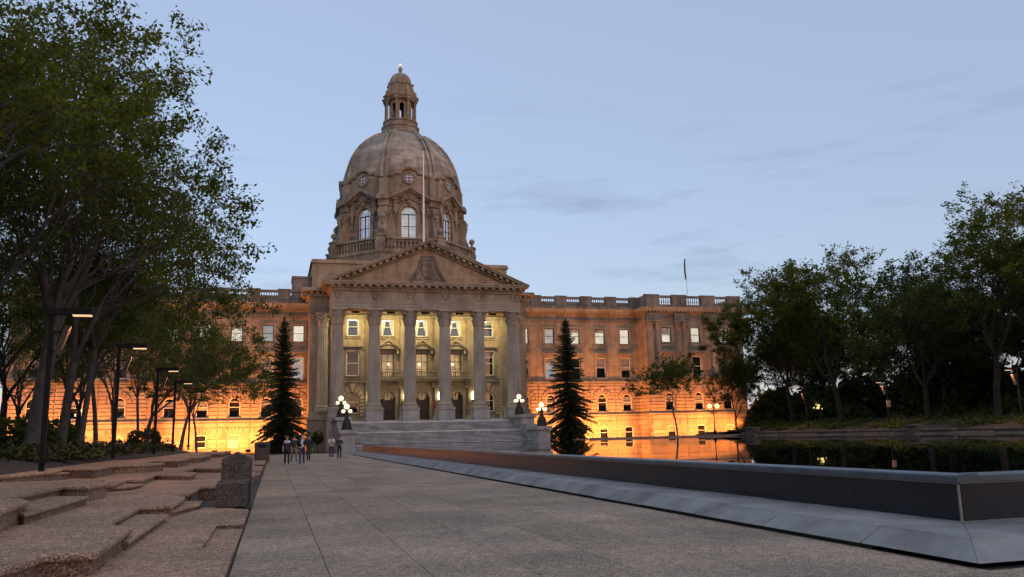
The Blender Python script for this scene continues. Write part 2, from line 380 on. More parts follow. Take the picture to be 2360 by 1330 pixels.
xs = [-0.445, 0.62, 1.66, 2.72, 3.78, 4.84, 5.90, 6.98]
for i in range(len(xs)-1):
    y = PY0
    while y < PY1 - 0.2:
        d = 3.25
        d = min(d, PY1 - y)
        obj('paving_slab', slab_mesh(xs[i+1]-xs[i]-0.007, d-0.006), plaza, ((xs[i]+xs[i+1])/2, y+d/2, rnd.uniform(-0.0015, 0.001)))
        y += d
for (x0, x1, y0, y1) in [(7.0, 24, 0.6, 4.0), (7.0, 24, 4.01, 7.15), (-14, -0.42, 80, 93.4), (7.0, 20, 82.6, 93.3), (20.01, 37, 86.0, 93.3)]:
    obj('paving_slab', slab_mesh(x1-x0-0.01, y1-y0-0.01), plaza, ((x0+x1)/2, (y0+y1)/2, -0.001))

# stepped terraces: each slab has an overhanging rounded nosing on a recessed riser
terr = thing('stepped_terrace', 'stepped exposed aggregate terraces with notched edges left of the plaza', 'terrace', (-3, 16, 0))
T0 = Vector((-3, 16, 0))
def terrace(poly, zt, zb, lip=0.085, over=0.05):
    b = MB(); b.prism_z(poly, zt-lip, zt)
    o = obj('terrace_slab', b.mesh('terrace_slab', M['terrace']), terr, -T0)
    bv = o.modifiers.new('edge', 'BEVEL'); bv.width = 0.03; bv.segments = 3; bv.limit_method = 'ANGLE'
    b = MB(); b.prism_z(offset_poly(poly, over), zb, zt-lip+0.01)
    obj('terrace_riser', b.mesh('terrace_riser', M['terraceshaded']), terr, -T0)
terrace([(-14,2),(-0.46,2),(-0.46,11.98),(-0.89,12.06),(-0.89,15.33),(-0.46,15.14),(-0.46,18.30),(-1.05,19.15),(-1.92,20.1),(-1.92,20.8),(-14,20.8)], 0.09, -0.05, lip=0.05, over=0.005)
terrace([(-0.98,12.0),(-0.47,11.9),(-0.47,15.2),(-0.98,15.5)], 0.012, -0.05, lip=0.03, over=0.01)
terrace([(-14,3),(-2.5,3),(-2.42,9.06),(-2.30,9.75),(-2.29,10.06),(-1.78,10.03),(-1.83,12.75),(-2.28,13.52),(-2.31,16.95),(-1.76,16.82),(-1.78,19.35),(-2.12,20.25),(-1.77,20.34),(-1.79,23.38),(-0.95,23.2),(-0.95,26.6),(-1.35,26.9),(-1.38,29.8),(-0.62,29.7),(-0.62,33),(-1.1,33.8),(-14,33.8)], 0.33, 0.0)
terrace([(-2.36,12.3),(-1.79,12.2),(-1.77,16.35),(-2.36,16.6)], 0.215, 0.05, lip=0.07)
terrace([(-1.95,16.7),(-1.45,18.9),(-1.45,19.9),(-1.95,20.0)], 0.20, 0.05, lip=0.07)
terrace([(-14,4),(-3.3,4),(-3.41,12.56),(-3.55,14.5),(-3.82,15.2),(-4.17,15.65),(-4.10,19.2),(-3.56,18.72),(-3.42,20.25),(-3.8,21.1),(-3.9,22.4),(-14,22.4)], 0.64, 0.25)
terrace([(-4.25,15.0),(-3.45,13.9),(-3.38,18.0),(-4.25,18.6)], 0.49, 0.30, lip=0.07)
terrace([(-14,22.0),(-3.66,22.4),(-3.80,24.5),(-3.82,25.1),(-3.40,24.8),(-3.53,28.7),(-2.37,27.3),(-2.40,29.6),(-3.1,31.0),(-2.9,34.5),(-1.8,33.2),(-1.75,37.5),(-2.5,38.5),(-14,38.5)], 0.50, 0.28)
terrace([(-3.9,22.6),(-3.35,22.8),(-3.25,24.2),(-3.9,24.9)], 0.42, 0.30, lip=0.06)
terrace([(-14,21.2),(-6.6,21.4),(-5.55,24.9),(-5.97,27.8),(-5.44,27.4),(-4.93,26.8),(-4.99,30.4),(-3.98,30.5),(-3.68,32.2),(-4.6,33.2),(-4.7,36.8),(-3.6,35.6),(-3.5,39.5),(-4.4,40.5),(-14,40.5)], 0.78, 0.45)
terrace([(-6.7,24.6),(-6.1,24.3),(-5.6,26.9),(-6.7,28.4)], 0.70, 0.45, lip=0.06)
terrace([(-14,40),(-5.64,41),(-5.04,44.2),(-3.5,44.0),(-3.4,51.4),(-4.4,53),(-4.2,58),(-3.2,57),(-3.2,70),(-14,70)], 0.74, 0.3)
terrace([(-14,38),(-2.6,38),(-2.2,42.4),(-1.1,41.6),(-1.2,46.5),(-2.2,48.6),(-2.1,54.0),(-1.3,53.0),(-1.4,62),(-2.0,70),(-14,70)], 0.46, 0.1)
terrace([(-14,33.5),(-1.0,33.7),(-0.5,34.2),(-0.5,36.2),(-0.95,36.6),(-0.95,38.2),(-0.5,38.0),(-0.5,45.2),(-1.0,46.0),(-1.0,49.2),(-0.48,48.5),(-0.48,66),(-1.2,72),(-14,72)], 0.20, -0.02, lip=0.06, over=0.02)
# planting bed: an irregular soil bank
def bank(name, rows, mat, **kw):
    b = MB(); n = len(rows[0]); vs = [p for r_ in rows for p in r_]; fs = []
    for i in range(len(rows)-1):
        for j in range(n-1): fs.append((i*n+j, i*n+j+1, (i+1)*n+j+1, (i+1)*n+j))
    b.add(vs, fs); return obj(name, b.mesh(name, mat, 80), **kw)
rows = []
for (y, xe, ze) in [(6,-6.3,0.66),(14,-5.9,0.66),(19,-6.0,0.66),(22,-6.25,0.80),(27,-6.5,0.80),(33,-6.7,0.80),(40,-6.6,0.80),(50,-6.1,0.78),(60,-6.1,0.76),(70,-6.1,0.74),(71,-6.1,-0.05)]:
    hill = 0 if y > 70.5 else 1
    rows.append([(xe, y, ze-0.03), (xe-0.4, y, ze+0.10*hill), (xe-1.3, y, ze+0.26*hill), (xe-3, y, ze+0.36*hill), (xe-8, y, ze+0.45*hill), (xe-60, y, ze+0.6*hill)])
bank('planting_bed', rows, M['soil'], kind='structure')

# reflecting pool: water, black granite wall with coping, sloped granite ledge
WX, WY, PXR, PYB, ZT, ZW, ZL = 8.4, 8.95, 49.4, 84.5, 0.83, 0.822, 0.25
b = MB(); b.add([(WX+0.02,WY+0.02,ZW),(PXR,WY+0.02,ZW),(PXR,PYB,ZW),(WX+0.02,PYB,ZW)], [(0,1,2,3)])
obj('pool_water', b.mesh('pool_water', M['water']), kind='structure')
pw = thing('pool_wall', 'black granite wall of the raised reflecting pool with blue coping', 'pool wall', (WX, WY, 0)); P0 = Vector((WX, WY, 0))
b = MB(); b.box(WX+0.03, WX+0.30, WY+0.03, PYB, 0, ZW-0.03); b.box(WX+0.03, 44, WY+0.03, WY+0.3, 0, ZW-0.03); b.box(WX+0.03, PXR+1, PYB-0.3, PYB+0.05, 0, ZW-0.03); b.box(PXR+0.02, PXR+0.5, WY, PYB, 0, ZW+0.01)
obj('wall_core', b.mesh('wall_core', M['grout']), pw, -P0)
def run(a, c, step):
    q = [a]
    while q[-1] + step*1.4 < c: q.append(q[-1] + step)
    return q + [c]
ys = run(WY, PYB, 2.6)
for y0, y1 in zip(ys[:-1], ys[1:]):
    me = box_mesh('wall_panel', 0.034, y1-y0-0.008, ZT-0.125-ZL+0.02, M['blackgranite']); obj('wall_panel', me, pw, Vector((WX+0.017, (y0+y1)/2, ZL-0.02))-P0)
xs_ = run(WX+0.035, 30, 2.6)
for x0, x1 in zip(xs_[:-1], xs_[1:]):
    me = box_mesh('wall_panel', x1-x0-0.008, 0.034, ZT-0.125-ZL+0.02, M['blackgranite']); obj('wall_panel', me, pw, Vector(((x0+x1)/2, WY+0.017, ZL-0.02))-P0)
b = MB(); b.box(WX-0.004, WX+0.02, WY-0.004, WY+0.02, ZL-0.02, ZT-0.122); obj('corner_bead', b.mesh('corner_bead', M['grout']), pw, -P0)
def coping(along_y, a0, a1):       # rounded coping profile
    prof = [(-0.02,-0.11),(-0.028,-0.10),(-0.028,-0.03),(-0.015,-0.008),(0.01,0.0),(0.30,-0.004),(0.30,-0.11)]
    b = MB()
    if along_y:
        pr = [(WX+x, ZT+z) for x, z in prof]; b.prism_y(pr[::-1] if False else pr, a0, a1)
    else:
        pr = [(WY+x, ZT+z) for x, z in prof]; b.prism_x(pr, a0, a1)
    return b
for y0, y1 in zip(ys[:-1], ys[1:]):
    s0 = WY-0.028 if y0 == WY else y0+0.004
    obj('coping', coping(True, s0, y1-0.004).mesh('coping', M['bluecap']), pw, -P0)
for x0, x1 in zip(xs_[:-1], xs_[1:]):
    obj('coping', coping(False, x0+(0.27 if x0 == xs_[0] else 0.004), x1-0.004).mesh('coping', M['bluecap']), pw, -P0)
b = MB(); b.box(WX-0.012, WX+0.01, WY-0.012, PYB, ZT-0.122, ZT-0.111); b.box(WX-0.012, 30, WY-0.012, WY+0.01, ZT-0.122, ZT-0.111)
obj('joint_line', b.mesh('joint_line', M['grout']), pw, -P0)
# ledge
LX, LY = 7.25, 7.62          # top front edges
GX, GY = 6.92, 7.22
lg = thing('granite_ledge', 'low grey granite ledge with sloped face around the reflecting pool', 'ledge', (LX, LY, 0)); G0 = Vector((LX, LY, 0))
lys = [LY, 9.05, 11.2, 13.3, 15.5, 18.0] + run(20.6, 80.5, 2.7)
rnd = random.Random(9)
def ledge_block(y0, y1, mitre=False, end=False):
    g = 0.010; b = MB(); ya = y0+g; yb = y1-g
    yt0 = LY if mitre else ya; yg0 = GY if mitre else ya; yw0 = WY if mitre else ya
    yt1 = yb-0.3 if end else yb
    b.add([(GX,yg0,0.055),(LX-0.02,yt0-(0.02 if mitre else 0),ZL-0.02),(LX,yt0,ZL),(WX-0.002,yw0,ZL),(WX-0.002,yw0,0.0),(GX+0.12,yg0+(0.12 if mitre else 0),0.055),
           (GX,yb,0.055),(LX-0.02,yt1,ZL-0.02),(LX,yt1,ZL),(WX-0.002,yt1,ZL),(WX-0.002,yb,0.0),(GX+0.12,yb,0.055)],
          [(0,6,7,1),(1,7,8,2),(2,8,9,3),(0,1,2,3,4,5),(11,10,9,8,7,6),(0,5,11,6)])
    return b
for i, (y0, y1) in enumerate(zip(lys[:-1], lys[1:])):
    o = obj('ledge_block', ledge_block(y0, y1, i == 0, i == len(lys)-2).mesh('ledge_block', M['ledge']), lg, (-G0.x, -G0.y, rnd.uniform(-0.004,0.003)))
    if i < 8: m_ = o.modifiers.new('edge', 'BEVEL'); m_.width = 0.012; m_.segments = 2; m_.limit_method = 'ANGLE'
lxs = run(LX, 28, 2.7)
for i, (x0, x1) in enumerate(zip(lxs[:-1], lxs[1:])):
    b = MB(); xt0 = LX if i == 0 else x0+0.006; xg0 = GX if i == 0 else x0+0.006; xw0 = WX if i == 0 else x0+0.006; xb = x1-0.006
    b.add([(xg0,GY,0.055),(xt0-(0.02 if i == 0 else 0),LY-0.02,ZL-0.02),(xt0,LY,ZL),(xw0,WY-0.002,ZL),(xw0,WY,0),(xg0+(0.12 if i == 0 else 0),GY+0.12,0.055),
           (xb,GY,0.055),(xb,LY-0.02,ZL-0.02),(xb,LY,ZL),(xb,WY-0.002,ZL),(xb,WY,0),(xb,GY+0.12,0.055)],
          [(0,1,7,6),(1,2,8,7),(2,3,9,8),(5,4,3,2,1,0),(6,7,8,9,10,11),(0,6,11,5)])
    obj('ledge_block', b.mesh('ledge_block', M['ledge']), lg, (-G0.x, -G0.y, rnd.uniform(-0.002,0.002)))
b = MB(); b.box(GX+0.13, WX, GY+0.13, 80, -0.01, 0.054); b.box(GX+0.13, 28, GY+0.13, WY, -0.01, 0.053)
obj('ledge_footing', b.mesh('ledge_footing', M['joint']), lg, -G0)

# right bank: stepped aggregate edge and planted slope
K = 1.28
BX = PXR
rb = thing('bank_terrace', 'low aggregate terrace edge along the far right side of the pool', 'terrace', (BX, 60, 0)); B1 = Vector((BX, 60, 0))
rnd = random.Random(21); y = 22.0; k = 0
while y < 78:
    d = rnd.uniform(4.0, 7.0); zt = 1.21 + rnd.uniform(-0.015, 0.015); off = [0.0, 0.6, 0.15, 0.7][k % 4]
    b = MB(); b.box(BX+0.28+off, BX+3.0, y, y+d-0.01, 0.6, zt-0.08); obj('terrace_riser', b.mesh('terrace_riser', M['bin']), rb, -B1)
    b = MB(); b.box(BX+0.22+off, BX+3.4, y, y+d-0.008, zt-0.08, zt); obj('terrace_slab', b.mesh('terrace_slab', M['terraceshaded']), rb, -B1)
    b = MB(); b.box(BX+0.04, BX+0.23+off, y, y+d-0.008, 0.6, 0.93+0.07*(k % 2)); obj('terrace_slab', b.mesh('terrace_slab', M['terraceshaded']), rb, -B1)
    y += d; k += 1
b = MB(); b.box(BX+0.04, 62, 80, 86.4, 0.0, 1.0); b.box(33, BX+0.03, 84.6, 86.5, 0, 0.98); b.box(31.0, 32.99, 84.6, 86.0, 0, 0.87); obj('terrace_slab', b.mesh('terrace_slab', M['terrace']), rb, -B1)
rows = []
for i in range(16):
    y = 16 + i*5.0; a = math.sin(i*1.7)*0.06
    rows.append([(BX+3.2, y, 1.17), (BX+4.0, y, 1.36+a), (BX+6.5, y, 1.75-a), (BX+11, y, 2.1+a), (BX+20, y, 2.5), (BX+90, y, 3.0)])
bank('bank_slope', rows, M['soil'], kind='structure')
lawn = bank('lawn', [[(x, y, 0.0 + (1.3 if x > 50 and y < 100 else 0.9 if x > 72 else 0)) for x in (36, 44, 50.1, 60, 74, 90, 130)] for y in (86.5, 92, 100, 112, 120)], M['soil'], kind='structure')

# ================================================================ THE LEGISLATURE BUILDING
CXB = 18.72                                   # axis of symmetry
B0 = Vector((CXB, 105.0, 0.0))
bld = thing('legislature_building', 'domed sandstone legislature building with columned portico and orange floodlit wings', 'building', B0)
def part(name, mb, mat, parent=None, smooth=None, **kw):
    """a piece given in world coordinates, as a child of the building or of one of its parts"""
    p = parent or bld
    base = B0 if p is bld else B0 + p.location
    return obj(name, mb.mesh(name, mat, smooth), p, -base, **kw)
def arc(cx, zs, r, n=10, rise=None):
    h = rise if rise else r
    return [(cx - r*math.cos(PI*i/n), zs + h*math.sin(PI*i/n)) for i in range(n+1)]
def seg_top(o, n=10):
    """outline points of an opening's top, left to right"""
    x0, x1, z0, z1, rise = o; c = (x0+x1)/2; r = (x1-x0)/2
    return arc(c, z1-rise, r, n, rise) if rise else [(x0, z1), (x1, z1)]
def wall(b, x0, x1, z0, z1, y, ops, depth=0.35, m=0, mr=None):
    mr = m if mr is None else mr
    X = sorted({x0, x1, *[o[0] for o in ops], *[o[1] for o in ops]}); Z = sorted({z0, z1, *[o[2] for o in ops], *[o[3] for o in ops]})
    for i in range(len(X)-1):
        for j in range(len(Z)-1):
            cx, cz = (X[i]+X[i+1])/2, (Z[j]+Z[j+1])/2
            if any(o[0] < cx < o[1] and o[2] < cz < o[3] for o in ops): continue
            b.add([(X[i],y,Z[j]),(X[i+1],y,Z[j]),(X[i+1],y,Z[j+1]),(X[i],y,Z[j+1])], [(0,1,2,3)], m)
    for o in ops:
        T = seg_top(o); a0, a1, c0, c1, rise = o
        if rise:
            k = len(T)//2
            b.add([(a0,y,c1)] + [(p,y,q) for p, q in T[:k+1]], [(0, i+1, i+2) for i in range(k)], m)
            b.add([(a1,y,c1)] + [(p,y,q) for p, q in T[k:]], [(0, i+1, i+2) for i in range(len(T)-k-1)], m)
        loop = [(a0, c0)] + T + [(a1, c0)]
        for (p, q), (s, t_) in zip(loop, loop[1:] + loop[:1]):
            b.add([(p,y,q),(s,y,t_),(s,y+depth,t_),(p,y+depth,q)], [(0,1,2,3)], mr)
# ---- windows: a sash frame mesh with glass, lit or dark room behind it and a sill
_win = {}
def sash(w, h, rise, rails=(0.5,), mull=(), t=0.10, fan=0):
    b = MB(); o = (-w/2, w/2, 0, h, rise); ins = (-w/2+t, w/2-t, t, h-t, rise*(w/2-t)/(w/2) if rise else 0)
    A = [(-w/2,0)] + seg_top(o) + [(w/2,0)]; I = [(-w/2+t,t)] + seg_top(ins) + [(w/2-t,t)]
    n = len(A)
    b.add([(x,-0.03,z) for x,z in A] + [(x,-0.03,z) for x,z in I] + [(x,0.05,z) for x,z in I], [(i,(i+1)%n,(i+1)%n+n,i+n) for i in range(n)] + [(i+n,(i+1)%n+n,(i+1)%n+2*n,i+2*n) for i in range(n)])
    for r_ in rails: b.box(-w/2+t, w/2-t, -0.022, 0.03, h*r_-0.035, h*r_+0.035)
    for x in mull: b.box(x-0.03, x+0.03, -0.018, 0.028, t, h-t-(rise if rise else 0)*0.0 - (0.02 if rise else 0))
    if fan:
        zs = h-rise
        for k in range(1, fan):
            a = PI*k/fan; b.tube([(0,0,zs),((w/2-t)*math.cos(a)*0.97,0,zs+(rise-t)*math.sin(a)*0.97)], 0.022, 4)
        b.torus((0,0,zs), w*0.22, 0.022, 'y', 10, 4, a0=0, a1=PI)
    return b
def fillpoly(w, h, rise, y, x0=None):
    b = MB(); o = (-w/2, w/2, 0, h, rise); A = [(-w/2,0)] + seg_top(o) + [(w/2,0)]
    b.add([(x,y,z) for x,z in A], [tuple(range(len(A)-1,-1,-1))[::-1]]); return b
def window(cx, y, z, w, h, rise=0.0, room='dark', frame='white', rails=(0.5,), mull=(), curtain=None, fan=0, sill=True, rz=0.0, back=0.45, parent=None):
    key = (w, h, rise, frame, tuple(rails), tuple(mull), fan)
    if key not in _win:
        _win[key] = (sash(w, h, rise, rails, mull, fan=fan).mesh('window', M[frame]), fillpoly(w-0.1, h-0.05, rise, 0.02).mesh('pane', M['glass']))
    fm, pm = _win[key]
    o = obj('window', fm, bld, Vector((cx, y, z)) - B0, rz); obj('pane', pm, o)
    kb = ('bk', w, h, room, back)
    if kb not in _win:
        q = MB(); q.box(-w/2-0.1, w/2+0.1, back, back+0.03, -0.1, h+0.1); _win[kb] = q.mesh('room', M[room])
    obj('room', _win[kb], o)
    hb = random.Random(int(cx*31+z*7)).random()
    if (not curtain and frame != 'darkframe' and hb < 0.55) or (room == 'litroom' and hb < 0.3):
        f = 0.25 if hb < 0.2 else 0.45 if hb < 0.4 else 0.62; kd = ('bl', w, h, f, rise)
        if kd not in _win:
            q = MB(); q.box(-w/2+0.1, w/2-0.1, 0.16, 0.18, h*(1-f), h-0.06-rise*0.5); _win[kd] = q.mesh('blind', M['blind'])
        obj('blind', _win[kd], o)
    if curtain:
        kc = ('cu', w, h, curtain)
        if kc not in _win:
            q = MB()
            for s in (-1, 1):
                N = 9
                for zz0, zz1, a0, a1 in [(h*0.95, 0.10, 0.22 if curtain == 1 else 0.70, 0.80 if curtain == 1 else 0.82)]:
                    vs = []
                    for zz, a in ((zz0,a0),(zz1,a1)):
                        for i in range(N):
                            u = a + (1-a)*i/(N-1); vs.append((s*u*w*0.46, 0.12+0.02*math.sin(i*2.4), zz))
                    q.add(vs, [(i, i+1, N+i+1, N+i) for i in range(N-1)])
            _win[kc] = q.mesh('curtain', M['curtain'], 60)
        obj('curtain', _win[kc], o)
    if sill:
        ks = ('si', w)
        if ks not in _win:
            q = MB(); q.box(-w/2-0.14, w/2+0.14, -0.34, 0.02, -0.14, 0.0); _win[ks] = q.mesh('sill', M['greytrim'])
        obj('sill', _win[ks], o)
    return o
_sur = {}
def surround(cx, y, z, w, h, style):
    k = (w, h, style)
    if k not in _sur:
        b = MB(); t = 0.24
        b.box(-w/2-t, -w/2, -0.10, 0.02, -0.02, h+t); b.box(w/2, w/2+t, -0.10, 0.02, -0.02, h+t); b.box(-w/2, w/2, -0.102, 0.02, h, h+t)
        if style == 'lintel':          # moulded lintel on a plain frieze
            b.box(-w/2-t-0.05, w/2+t+0.05, -0.12, 0.02, h+t, h+t+0.22); b.box(-w/2-t-0.16, w/2+t+0.16, -0.30, 0.02, h+t+0.22, h+t+0.34); b.box(-w/2-t-0.24, w/2+t+0.24, -0.40, 0.02, h+t+0.34, h+t+0.44)
            b.box(-w/2-t, w/2+t, -0.09, 0.02, -0.28, -0.141)
        if style == 'eared':
            b.box(-w/2-t-0.14, -w/2-t, -0.10, 0.02, h-0.15, h+t); b.box(w/2+t, w/2+t+0.14, -0.10, 0.02, h-0.15, h+t)
            b.box(-w/2-t-0.10, w/2+t+0.10, -0.10, 0.02, -0.75, -0.141); b.box(-w/2-0.05, w/2+0.05, -0.13, -0.10, -0.65, -0.24)
        if style == 'plain':
            b.box(-w/2-t, w/2+t, -0.10, 0.02, -0.36, -0.141)
        _sur[k] = b.mesh('window_surround', M['sandtrim'])
    obj('window_surround', _sur[k], bld, Vector((cx, y, z)) - B0)
# ---- dressed stones (each its own object, meshes shared)
def bev_box(w, h, d, e=0.03):
    b = MB(); b.add([(-w/2,0,0),(w/2,0,0),(w/2,0,h),(-w/2,0,h),(-w/2+e,-d,e),(w/2-e,-d,e),(w/2-e,-d,h-e),(-w/2+e,-d,h-e)],
                    [(0,1,5,4),(1,2,6,5),(2,3,7,6),(3,0,4,7),(4,5,6,7)]); return b
_st = {}
n_course = [0]; far_courses = MB()      # the 300 stones that show largest are parts, those behind the left trees one joined part
def course(xa, xb, z0, z1, y, d=0.09, keep=False):
    n_course[0] += 1
    if n_course[0] > 246 and not keep:
        far_courses.merge(bev_box(xb-xa-0.04, z1-z0-0.035, d+0.03, 0.025), Matrix.Translation(((xa+xb)/2, y, z0))); return
    k = (round(xb-xa,2), round(z1-z0,2), d)
    if k not in _st: _st[k] = bev_box(xb-xa-0.04, z1-z0-0.035, d+0.03, 0.025).mesh('stone_course', M['sandblock'])
    obj('stone_course', _st[k], bld, Vector(((xa+xb)/2, y, z0)) - B0)
def wedge(kind, i, pts, cx, z, y, d):
    k = (kind, i)
    if k not in _st:
        c = (sum(p[0] for p in pts)/len(pts), sum(p[1] for p in pts)/len(pts)); n = len(pts); b = MB()
        pts = [(c[0]+(p[0]-c[0])*0.90, c[1]+(p[1]-c[1])*0.96) for p in pts]; s = [(c[0]+(p[0]-c[0])*0.93, c[1]+(p[1]-c[1])*0.97) for p in pts]
        b.add([(x,0,q) for x,q in pts] + [(x,-d,q) for x,q in s], [(j,(j+1)%n,(j+1)%n+n,j+n) for j in range(n)] + [tuple(range(n,2*n))])
        _st[k] = b.mesh('voussoir', M['sandblock'])
    obj('voussoir', _st[k], bld, Vector((cx, y, z)) - B0)
WB, WA = 1.36, 1.44        # basement and arched window widths
def base_bay(cx, xl, xr, y):
    """the two rusticated storeys of one bay between xl and xr; window axis cx; y = wall face"""
    g = 0.04
    hb = WB/2
    for k in range(4):
        z0 = 0.06 + k*0.60; z1 = z0 + 0.56
        if z1 > 2.36: break
        course(xl+g, cx-hb-0.14, z0, z1, y-0.28); course(cx+hb+0.14, xr-g, z0, z1, y-0.28)
    for k in range(5):      # fan of five voussoirs over the segmental head
        a0, a1 = (-1+2*k/5), (-1+2*(k+1)/5); ga = 0.02
        lo = lambda a: (a*hb, 2.34 + 0.22*(1-a*a)); hi = lambda a: (a*1.30, 3.28)
        wedge('b', k, [lo(a0+ga), lo(a1-ga), hi(a1-ga*1.5), hi(a0+ga*1.5)], cx, 0, y-0.28, 0.11)
    course(xl+g, cx-1.34, 2.46, 3.28, y-0.28); course(cx+1.34, xr-g, 2.46, 3.28, y-0.28)
    course(xl+g, xr-g, 3.33, 3.93, y-0.28)
    ha = WA/2; zs = 7.14-ha
    for k in range(4):
        z0 = 4.46 + k*0.485; course(xl+g, cx-ha-0.16, z0, z0+0.445, y-0.05); course(cx+ha+0.16, xr-g, z0, z0+0.445, y-0.05)
    for k in range(7):
        t0, t1 = PI*(1-k/7)-0.02, PI*(1-(k+1)/7)+0.02; ri, ro = ha+0.07, 1.50 if k != 3 else 1.78
        P = lambda t, r_: (r_*math.cos(t), zs + r_*math.sin(t))
        wedge('a', k, [P(t0,ri), P((t0+t1)/2,ri), P(t1,ri), P(t1,ro), P(t0,ro)][::-1] if False else [P(t0,ro), P(t0,ri), P(t1,ri), P(t1,ro)], cx, 0, y-0.05, 0.13 if k != 3 else 0.2)
    for k, e in ((0, 1.54), (1, 1.45), (2, 1.15)):
        z0 = 6.42 + k*0.485; course(xl+g, cx-e, z0, z0+0.445, y-0.05); course(cx+e, xr-g, z0, z0+0.445, y-0.05)
    for s in (-1, 1):
        xa, xb = (xl+g, cx-0.34) if s < 0 else (cx+0.34, xr-g); course(xa, xb, 7.90, 8.34, y-0.05)
    course(xl+g, xr-g, 8.38, 8.74, y-0.05)
rooms_top = ['litroom','litroom','litroom','dimglow','litroom']
rnd = random.Random(12)
def bay_windows(cx, y, seed, top_lit=True, low_lit=False, mid_glow=False):
    r_ = random.Random(seed)
    window(cx, y-0.10, 0.72, WB, 1.66, 0.22, room='litroom2' if low_lit else 'dark', rails=(0.5,), sill=False)
    window(cx, y+0.12, 4.55, WA, 2.59, WA/2, room='dark', rails=(0.52,), fan=0)
    window(cx, y+0.14, 9.47, 1.5, 3.03, 0, room='dimglow' if mid_glow else 'dark', frame='white', rails=(0.52,))  # sky reflection in a middle-floor pane put in as glow behind it
    surround(cx, y, 9.47, 1.5, 3.03, 'lintel')
    window(cx, y+0.14, 14.55, 1.5, 2.3, 0, room='litroom' if top_lit and seed % 7 else 'dimglow', frame='darkframe', rails=(0.5,))
    surround(cx, y, 14.55, 1.5, 2.3, 'eared')
WING_Y, PAV_Y = 116.0, 112.8
bays = [34.63, 38.6, 42.58, 46.58, 50.56]; PX_L, PX_R = 52.75, 68.75
pbays = [55.95, 60.75, 65.55]
pcols = [53.30, 54.45, 57.75, 58.95, 62.55, 63.75, 67.05, 68.2]
pilas = []
